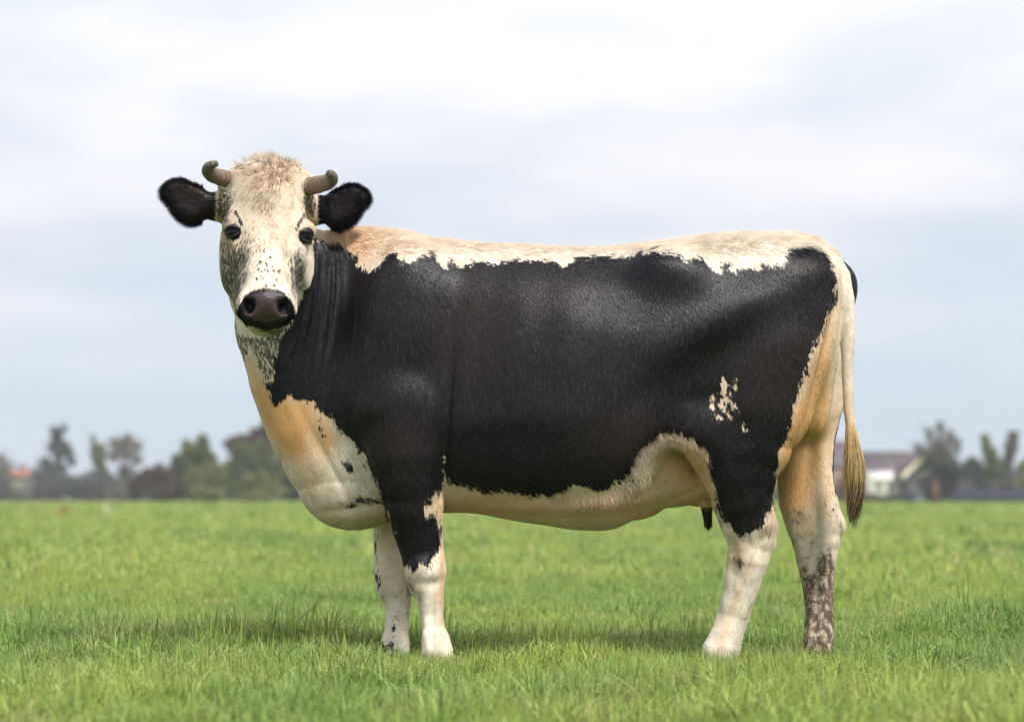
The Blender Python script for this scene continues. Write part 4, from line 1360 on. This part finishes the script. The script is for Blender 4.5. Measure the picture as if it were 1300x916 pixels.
# big bushes left of the cow's chest
D1 = 255
tree('bush', 198, 638, 584, 60, D1, 'brown', 'dark reddish brown bush at the left end of the big bushes', [(-22, 22, 12, 18), (-12, 30, 14, 20), (4, 36, 15, 20), (18, 28, 14, 24), (-26, 14, 8, 12), (10, 12, 20, 12)], 5200, .19, trunk=False, cat='bush')
tree('bush', 246, 638, 548, 80, D1 + 4, 'green', 'tall rounded green bush behind its lighter neighbours', [(-22, 44, 15, 20), (-6, 62, 16, 22), (10, 66, 15, 20), (22, 48, 14, 22), (0, 34, 22, 26), (-20, 18, 16, 16)], 7000, .19, trunk=False, cat='bush')
tree('bush', 262, 638, 582, 60, D1 - 5, 'olive', 'yellowish olive bush in the middle of the big bushes', [(-16, 24, 14, 20), (0, 34, 15, 20), (16, 28, 15, 22), (6, 12, 24, 12)], 5200, .18, trunk=False, cat='bush')
tree('bush', 318, 638, 552, 80, D1 + 2, 'green', 'broad dark green bush next to the chest of the cow', [(-24, 40, 16, 24), (-6, 56, 18, 22), (14, 58, 18, 22), (30, 44, 16, 26), (0, 22, 34, 20)], 7500, .19, trunk=False, cat='bush')
tree('bush', 326, 638, 592, 60, D1 - 6, 'olive', 'lower olive bush in front of the broad dark green one', [(-16, 20, 14, 16), (2, 30, 15, 14), (18, 22, 15, 16), (0, 10, 24, 10)], 4200, .18, trunk=False, cat='bush')
tree('bush', 372, 638, 568, 70, D1, 'green', 'green bush partly hidden by the cow\'s chest', [(-20, 36, 15, 24), (-4, 48, 16, 20), (14, 40, 16, 24), (0, 18, 30, 18)], 5200, .19, trunk=False, cat='bush')
tree('tree', 338, 638, 524, 80, D1 + 40, 'red', 'purple-leaved tree rising behind the big bushes', [(-44, 76, 13, 9), (-26, 80, 14, 9), (-8, 88, 14, 12), (6, 102, 14, 12), (20, 96, 15, 14), (34, 80, 15, 14), (0, 70, 24, 16), (-30, 66, 22, 14), (10, 84, 26, 16)], 7500, .22)
# behind the cow and right of it
for i, (a, h_, lf, lab) in enumerate(((450, 66, 'green', 'green bush hidden behind the foreleg'), (540, 54, 'olive', 'olive bush hidden behind the shoulder'), (640, 48, 'brown', 'brown bush hidden behind the belly'), (740, 60, 'green', 'green bush hidden behind the barrel of the cow'), (840, 52, 'blue', 'dark bush hidden behind the flank'), (940, 48, 'olive', 'olive bush hidden behind the thigh'))):
    tree('bush', a, 638, 638 - h_, 100, D1 + 60, lf, lab, [(dx, h_ * rng.uniform(.35, .7), 22, h_ * .36) for dx in np.linspace(-40, 40, 5)], 2600, .28, trunk=False, cat='bush')

# right: farm
FD = 290
kf = FD / F
def W(px_, py_, d=FD):
    p = P(px_, py_, d)
    return p


roofm = simple('roof_tiles', (.115, .085, .095), .75, .3, 1.2)
redm = simple('red_roof_tiles', (.33, .14, .10), .8, .2, 1.0)
brickm = simple('red_brick', (.33, .15, .12), .9, .25, 1.5)
whitem = simple('white_render', (.78, .74, .70), .8, .06, .6)
creamm = simple('cream_board', (.62, .56, .42), .7, .08, 1)
darkm = simple('dark_board', (.085, .09, .085), .8, .2, 1)
paleroof = simple('pale_blue_metal', (.50, .58, .68), .5, .1, .8)
glassm = simple('window_glass', (.03, .035, .045), .15, .1, 1, .6)
navym = simple('navy_plastic', (.022, .03, .06), .5, .1, 2)
postm = simple('red_brown_wood', (.13, .07, .06), .8, .25, 2)


def gable_house(name, x0, x1, eave, ridge, base_py, d, depth, wall, roof, label, wins=(), over=.25, cat='house', chimney=None, gutters=True, skylights=()):
    """long side towards us: px range, rows of eave and ridge"""
    a, b_ = P(x0, base_py, d), P(x1, base_py, d)
    ze, zr = P(x0, eave, d)[2], P(x0, ridge, d)[2]
    root = empty(name, ((a[0] + b_[0]) / 2, d + depth / 2, 0), label=label, cat=cat)
    m_ = MB().box((a[0], d, -.1), (b_[0], d + depth, ze))
    for xx in (a[0], b_[0]):
        s = .12 if xx == a[0] else -.12
        y0, y1, ym = d, d + depth, d + depth / 2
        m_._add([(xx, y0, ze), (xx, y1, ze), (xx, ym, zr - .1), (xx + s, y0, ze), (xx + s, y1, ze), (xx + s, ym, zr - .1)], [(0, 1, 4, 3), (1, 2, 5, 4), (2, 0, 3, 5)], [(0, 2, 1), (3, 4, 5)])
    m_.build('wall', wall, root, False)
    ym = d + depth / 2
    rm = MB()
    th_ = .14
    for s in (-1, 1):
        yo = ym + s * (depth / 2 + over)
        zo = ze - over * (zr - ze) / (depth / 2)
        v = [(x, y, z + dz) for x in (a[0] - over, b_[0] + over) for (y, z) in ((ym, zr), (yo, zo)) for dz in (0.01, th_)]
        rm._add(v, [(0, 1, 3, 2), (4, 6, 7, 5), (0, 4, 5, 1), (2, 3, 7, 6), (0, 2, 6, 4), (1, 5, 7, 3)])
    rf = rm.build('roof', roof, root, False)
    for (wx0, wy0, wx1, wy1) in skylights:
        z0_, z1_ = P(0, wy1, d)[2], P(0, wy0, d)[2]
        f0 = (z0_ - ze) / (zr - ze)
        f1 = (z1_ - ze) / (zr - ze)
        X0, X1 = P(wx0, 0, d)[0], P(wx1, 0, d)[0]
        y0, y1 = d + depth / 2 * f0, d + depth / 2 * f1
        m_ = MB()
        v = [(x, y, z + dz) for x in (X0, X1) for (y, z) in ((y0, z0_), (y1, z1_)) for dz in (.1, .24)]
        m_._add(v, [(0, 1, 3, 2), (4, 6, 7, 5), (0, 4, 5, 1), (2, 3, 7, 6), (0, 2, 6, 4), (1, 5, 7, 3)])
        m_.build('roof_panel', glassm, root, False)
    for (wx0, wy0, wx1, wy1) in wins:
        p0, p1 = P(wx0, wy1, d), P(wx1, wy0, d)
        m_ = MB()
        t_ = .08
        m_.box((p0[0], d - .05, p0[2]), (p1[0], d + .02, p0[2] + t_)).box((p0[0], d - .05, p1[2] - t_), (p1[0], d + .02, p1[2]))
        m_.box((p0[0], d - .05, p0[2] + t_), (p0[0] + t_, d + .02, p1[2] - t_)).box((p1[0] - t_, d - .05, p0[2] + t_), (p1[0], d + .02, p1[2] - t_))
        fr = m_.build('window', creamm, root, False)
        g_ = MB().box((p0[0] + t_, d - .02, p0[2] + t_), (p1[0] - t_, d + .01, p1[2] - t_))
        o_ = g_.build('pane', glassm, root, False)
        o_.parent = fr
        o_.matrix_parent_inverse = Matrix.Identity(4)
    if chimney:
        cx_ = P(chimney[0], 0, d)[0]
        zc = P(0, chimney[1], d)[2]
        m_ = MB().box((cx_ - .35, ym - .35, zr - .6), (cx_ + .35, ym + .35, zc)).box((cx_ - .42, ym - .42, zc), (cx_ + .42, ym + .42, zc + .1))
        m_.build('chimney', brickm, root, False)
    return root


# small house with the red roof, far left
gable_house('house', 12, 34, 604, 597, 637, 380, 6, darkm, redm, 'small dark house with an orange-red roof between low bushes at left', wins=((16, 611, 20, 620), (25, 611, 29, 620)), chimney=(27, 590))
# brick house behind the tail
gable_house('house', 1040, 1086, 592, 560, 636, 310, 8, brickm, roofm, 'red brick house behind the tail of the cow', wins=((1060, 600, 1065, 612), (1072, 600, 1077, 612)))
# long barn with a row of dark panels on its roof
gable_house('barn', 1090, 1184, 603, 573, 636, 300, 11, brickm, roofm, 'long barn with a purplish roof carrying a row of dark panels', cat='barn',
            skylights=[(1104 + 17 * i, 578, 1112 + 17 * i, 586) for i in range(5)], wins=((1096, 612, 1102, 622),))
# low white building
gable_house('shed', 1106, 1160, 608, 599, 629, 285, 4, whitem, whitem, 'low white building with bluish windows in front of the long barn', wins=((1112, 613, 1121, 622), (1126, 613, 1133, 622), (1140, 613, 1148, 623)), cat='shed')
hd = MB()
# dark gable with a cream verge board
gx0, gxa, gx1 = 1147, 1182, 1216
dG = 280
q0, qa, q1 = P(gx0, 607, dG), P(gxa, 573, dG), P(gx1, 607, dG)
root = empty('farmhouse', (qa[0], dG + 5, 0), label='dark farmhouse gable with a cream board along its sloping roof edge', cat='house')
m_ = MB().prism([(q0[0] + .5, -.1), (q1[0] - .5, -.1), (q1[0] - .5, q1[2] + .3), (qa[0], qa[2] - .25), (q0[0] + .5, q0[2] + .3)], dG, dG + 9)
m_.build('wall', darkm, root, False)
for nm, u, v_, s in (('left', q0, qa, 1), ('right', q1, qa, -1)):
    dv = (v_ - u) / np.linalg.norm(v_ - u)
    nr_ = np.array([-dv[2], 0, dv[0]]) * s
    for part, m2_, y0, y1, th_, dz in (('roof', roofm, dG - .18, dG + 9.3, .18, .32), ('verge_board', creamm, dG - .30, dG - .19, .42, 0.02)):
        pts4 = [u + nr_ * dz, v_ + nr_ * dz, v_ + nr_ * (dz + th_), u + nr_ * (dz + th_)]
        if part == 'verge_board' and s < 0:
            pts4[1] = pts4[1] + dv * -.02
        m_ = MB().prism([(p[0], p[2]) for p in pts4], y0 + (.003 if s < 0 else 0), y1 + (.003 if s < 0 else 0))
        m_.build(part, m2_, root, False)
for wx in (1172, 1190):
    a_, b2 = P(wx, 612, dG), P(wx + 6, 602, dG)
    fr = MB().box((a_[0] - .08, dG - .06, a_[2] - .08), (b2[0] + .08, dG + .02, a_[2])).box((a_[0] - .08, dG - .06, b2[2]), (b2[0] + .08, dG + .02, b2[2] + .08)).box((a_[0] - .08, dG - .06, a_[2]), (a_[0], dG + .02, b2[2])).box((b2[0], dG - .06, a_[2]), (b2[0] + .08, dG + .02, b2[2])).build('window', creamm, root, False)
    pn = MB().box((a_[0], dG - .03, a_[2]), (b2[0], dG + .01, b2[2])).build('pane', glassm, root, False)
    pn.parent = fr
    pn.matrix_parent_inverse = Matrix.Identity(4)

tree('bush', 1118, 638, 622, 40, 270, 'blue', 'low dark hedge along the foot of the white building', [(dx, 6, 8, 5) for dx in (-16, -8, 0, 8, 16, 24)], 1600, .2, trunk=False, cat='bush')
tree('tree', 1190, 638, 526, 60, 262, 'grey', 'bare airy tree with thin upright branches beside the farmhouse', [(-10, 88, 8, 14), (4, 96, 8, 16), (16, 84, 8, 16), (26, 72, 7, 16), (-22, 68, 8, 14), (0, 66, 10, 14), (14, 58, 10, 12), (-14, 52, 9, 10), (0, 76, 24, 22), (0, 60, 22, 16)], 1500, .15, twigs=16)
tree('bush', 1192, 638, 590, 50, 258, 'blue', 'dark bush under the bare airy tree', [(-16, 26, 12, 15), (0, 32, 14, 16), (14, 26, 14, 16), (0, 12, 24, 12), (20, 42, 12, 14), (10, 46, 12, 14)], 4200, .18, trunk=False, cat='bush')
tree('tree', 1236, 638, 576, 40, 300, 'blue', 'rounded dark tree left of the pointed one', [(-6, 44, 12, 14), (8, 40, 12, 14), (0, 26, 16, 14)], 2600, .24)
tree('tree', 1256, 638, 548, 40, 285, 'green', 'pointed dark green tree in the right background', [(-6, 82, 6, 8), (-4, 70, 9, 10), (-1, 58, 12, 11), (3, 44, 15, 13), (4, 28, 17, 13)], 4200, .20)
tree('tree', 1284, 638, 546, 40, 300, 'grey', 'slim leaning greyish tree near the right edge', [(2, 84, 8, 9), (0, 70, 10, 10), (-4, 58, 9, 10), (-7, 46, 10, 10)], 2000, .20, twigs=5)
tree('tree', 1312, 638, 575, 40, 300, 'olive', 'olive tree cut by the right edge of the photo', [(-8, 46, 12, 12), (6, 52, 13, 12), (0, 30, 18, 14)], 2400, .24)
for i, (a, lf, hh, lab) in enumerate(((1214, 'grey', 34, 'greyish green hedge bush right of the dark gable'), (1240, 'blue', 28, 'dark hedge bush below the rounded tree'), (1264, 'grey', 36, 'pale hedge bush below the pointed tree'), (1290, 'olive', 36, 'olive hedge bush at the right edge'), (1320, 'blue', 34, 'dark hedge bush just past the right edge'))):
    tree('bush', a, 638, 638 - hh, 40, 275 + 3 * i, lf, lab, [(dx, hh * rng.uniform(.4, .65), 9, hh * .36) for dx in (-14, -7, 0, 7, 14)] + [(0, hh * .25, 16, hh * .25)], 3000, .22, trunk=False, cat='bush')
# dark blue fence panels low in the hedge
root = empty('board_fence', P(1250, 636, 268) * np.array([1, 1, 0]), label='low dark blue board fence in front of the right-hand hedge', cat='fence')
shared = None
bx0 = P(1203, 0, 268)[0]
nb = 46
for i in range(nb):
    if shared is None:
        shared = MB().box((-.19, -.03, 0), (.19, .03, 1.35))
        o_ = shared.build('board', navym, None, False)
        shared = o_.data
        o_.parent = root
    else:
        o_ = bpy.data.objects.new('board', shared)
        COL.objects.link(o_)
        o_.parent = root
    o_.location = Vector((bx0 + i * .2 * 1.05 * 1.98, 268, -.02)) - root.location
rl = MB().box((bx0 - .2, 268.04, .35), (bx0 + nb * .42, 268.12, .47)).box((bx0 - .2, 268.04, 1.0), (bx0 + nb * .42, 268.12, 1.12))
rl.build('rail', navym, root, False)

# gate post and a dark blue tub
dp = CAMH * F / (644 - HY)
bs = P(1187, 644, dp)
root = empty('post', bs, label='reddish brown wooden post standing in the field by the farm', cat='post')
kk_ = dp / F
MB().tube([bs - [0, 0, .1], bs + [0, 0, 17 * kk_], bs + [0, 0, 34 * kk_]], [4.2 * kk_, 4.0 * kk_, 3.6 * kk_], 8).build('shaft', postm, root)
MB().tube([bs + [0, 0, 34 * kk_], bs + [0, 0, 36.5 * kk_]], [4.6 * kk_, 1.0 * kk_], 8).build('cap', postm, root)
dp = CAMH * F / (642 - HY)
bs = P(1157, 642, dp)
kk_ = dp / F
root = empty('drinking_tub', bs, label='dark blue drinking tub in the field before the white building', cat='tub')
MB().tube([bs + [0, 0, -.02], bs + [0, 0, .3 * 17 * kk_], bs + [0, 0, 16 * kk_]], [6.6 * kk_, 7.2 * kk_, 7.6 * kk_], 20).build('basin', navym, root)
MB().tube([bs + [0, 0, 15.5 * kk_], bs + [0, 0, 17 * kk_]], [8.2 * kk_, 8.2 * kk_], 20).build('rim', navym, root)

# thin distant wood that closes the horizon
cs_, rd_ = [], []
for xx in np.arange(-300, 300, 3.5):
    hgt = 3.4 + 2.2 * abs(math.sin(xx * .05)) + rng.uniform(0, 2)
    cs_.append((xx, 470 + rng.normal() * 6, hgt * .42))
    rd_.append((3.6, 3.6, hgt * .55))
v, q = leaves(np.array(cs_), np.array(rd_), 150000, .42)
v[:, 2] = np.maximum(v[:, 2], 0)
me = mesh_np('distant_wood', v, q, False)
me.attributes.new('vary', 'FLOAT', 'POINT').data.foreach_set('value', np.repeat(rng.random(len(q)), 4).astype(np.float32))
tag(link('distant_wood', me, LM['blue']), 'thin bluish line of far woodland along the whole horizon', 'wood', kind='stuff')

# ------------------------------------------------------------------ haze
hz, t = mat('haze')
pv = t.add('ShaderNodeVolumePrincipled', {'Color': (.95, .97, 1.0, 1), 'Density': 0.00042, 'Anisotropy': 0.2})
t.add('ShaderNodeOutputMaterial', {'Volume': pv.outputs[0]})
o = MB().box((-1350, -100, -1.2), (1350, 1450, 14)).build('haze', hz, None, False)
tag(o, 'thin damp air that pales the far trees', 'haze', kind='stuff')
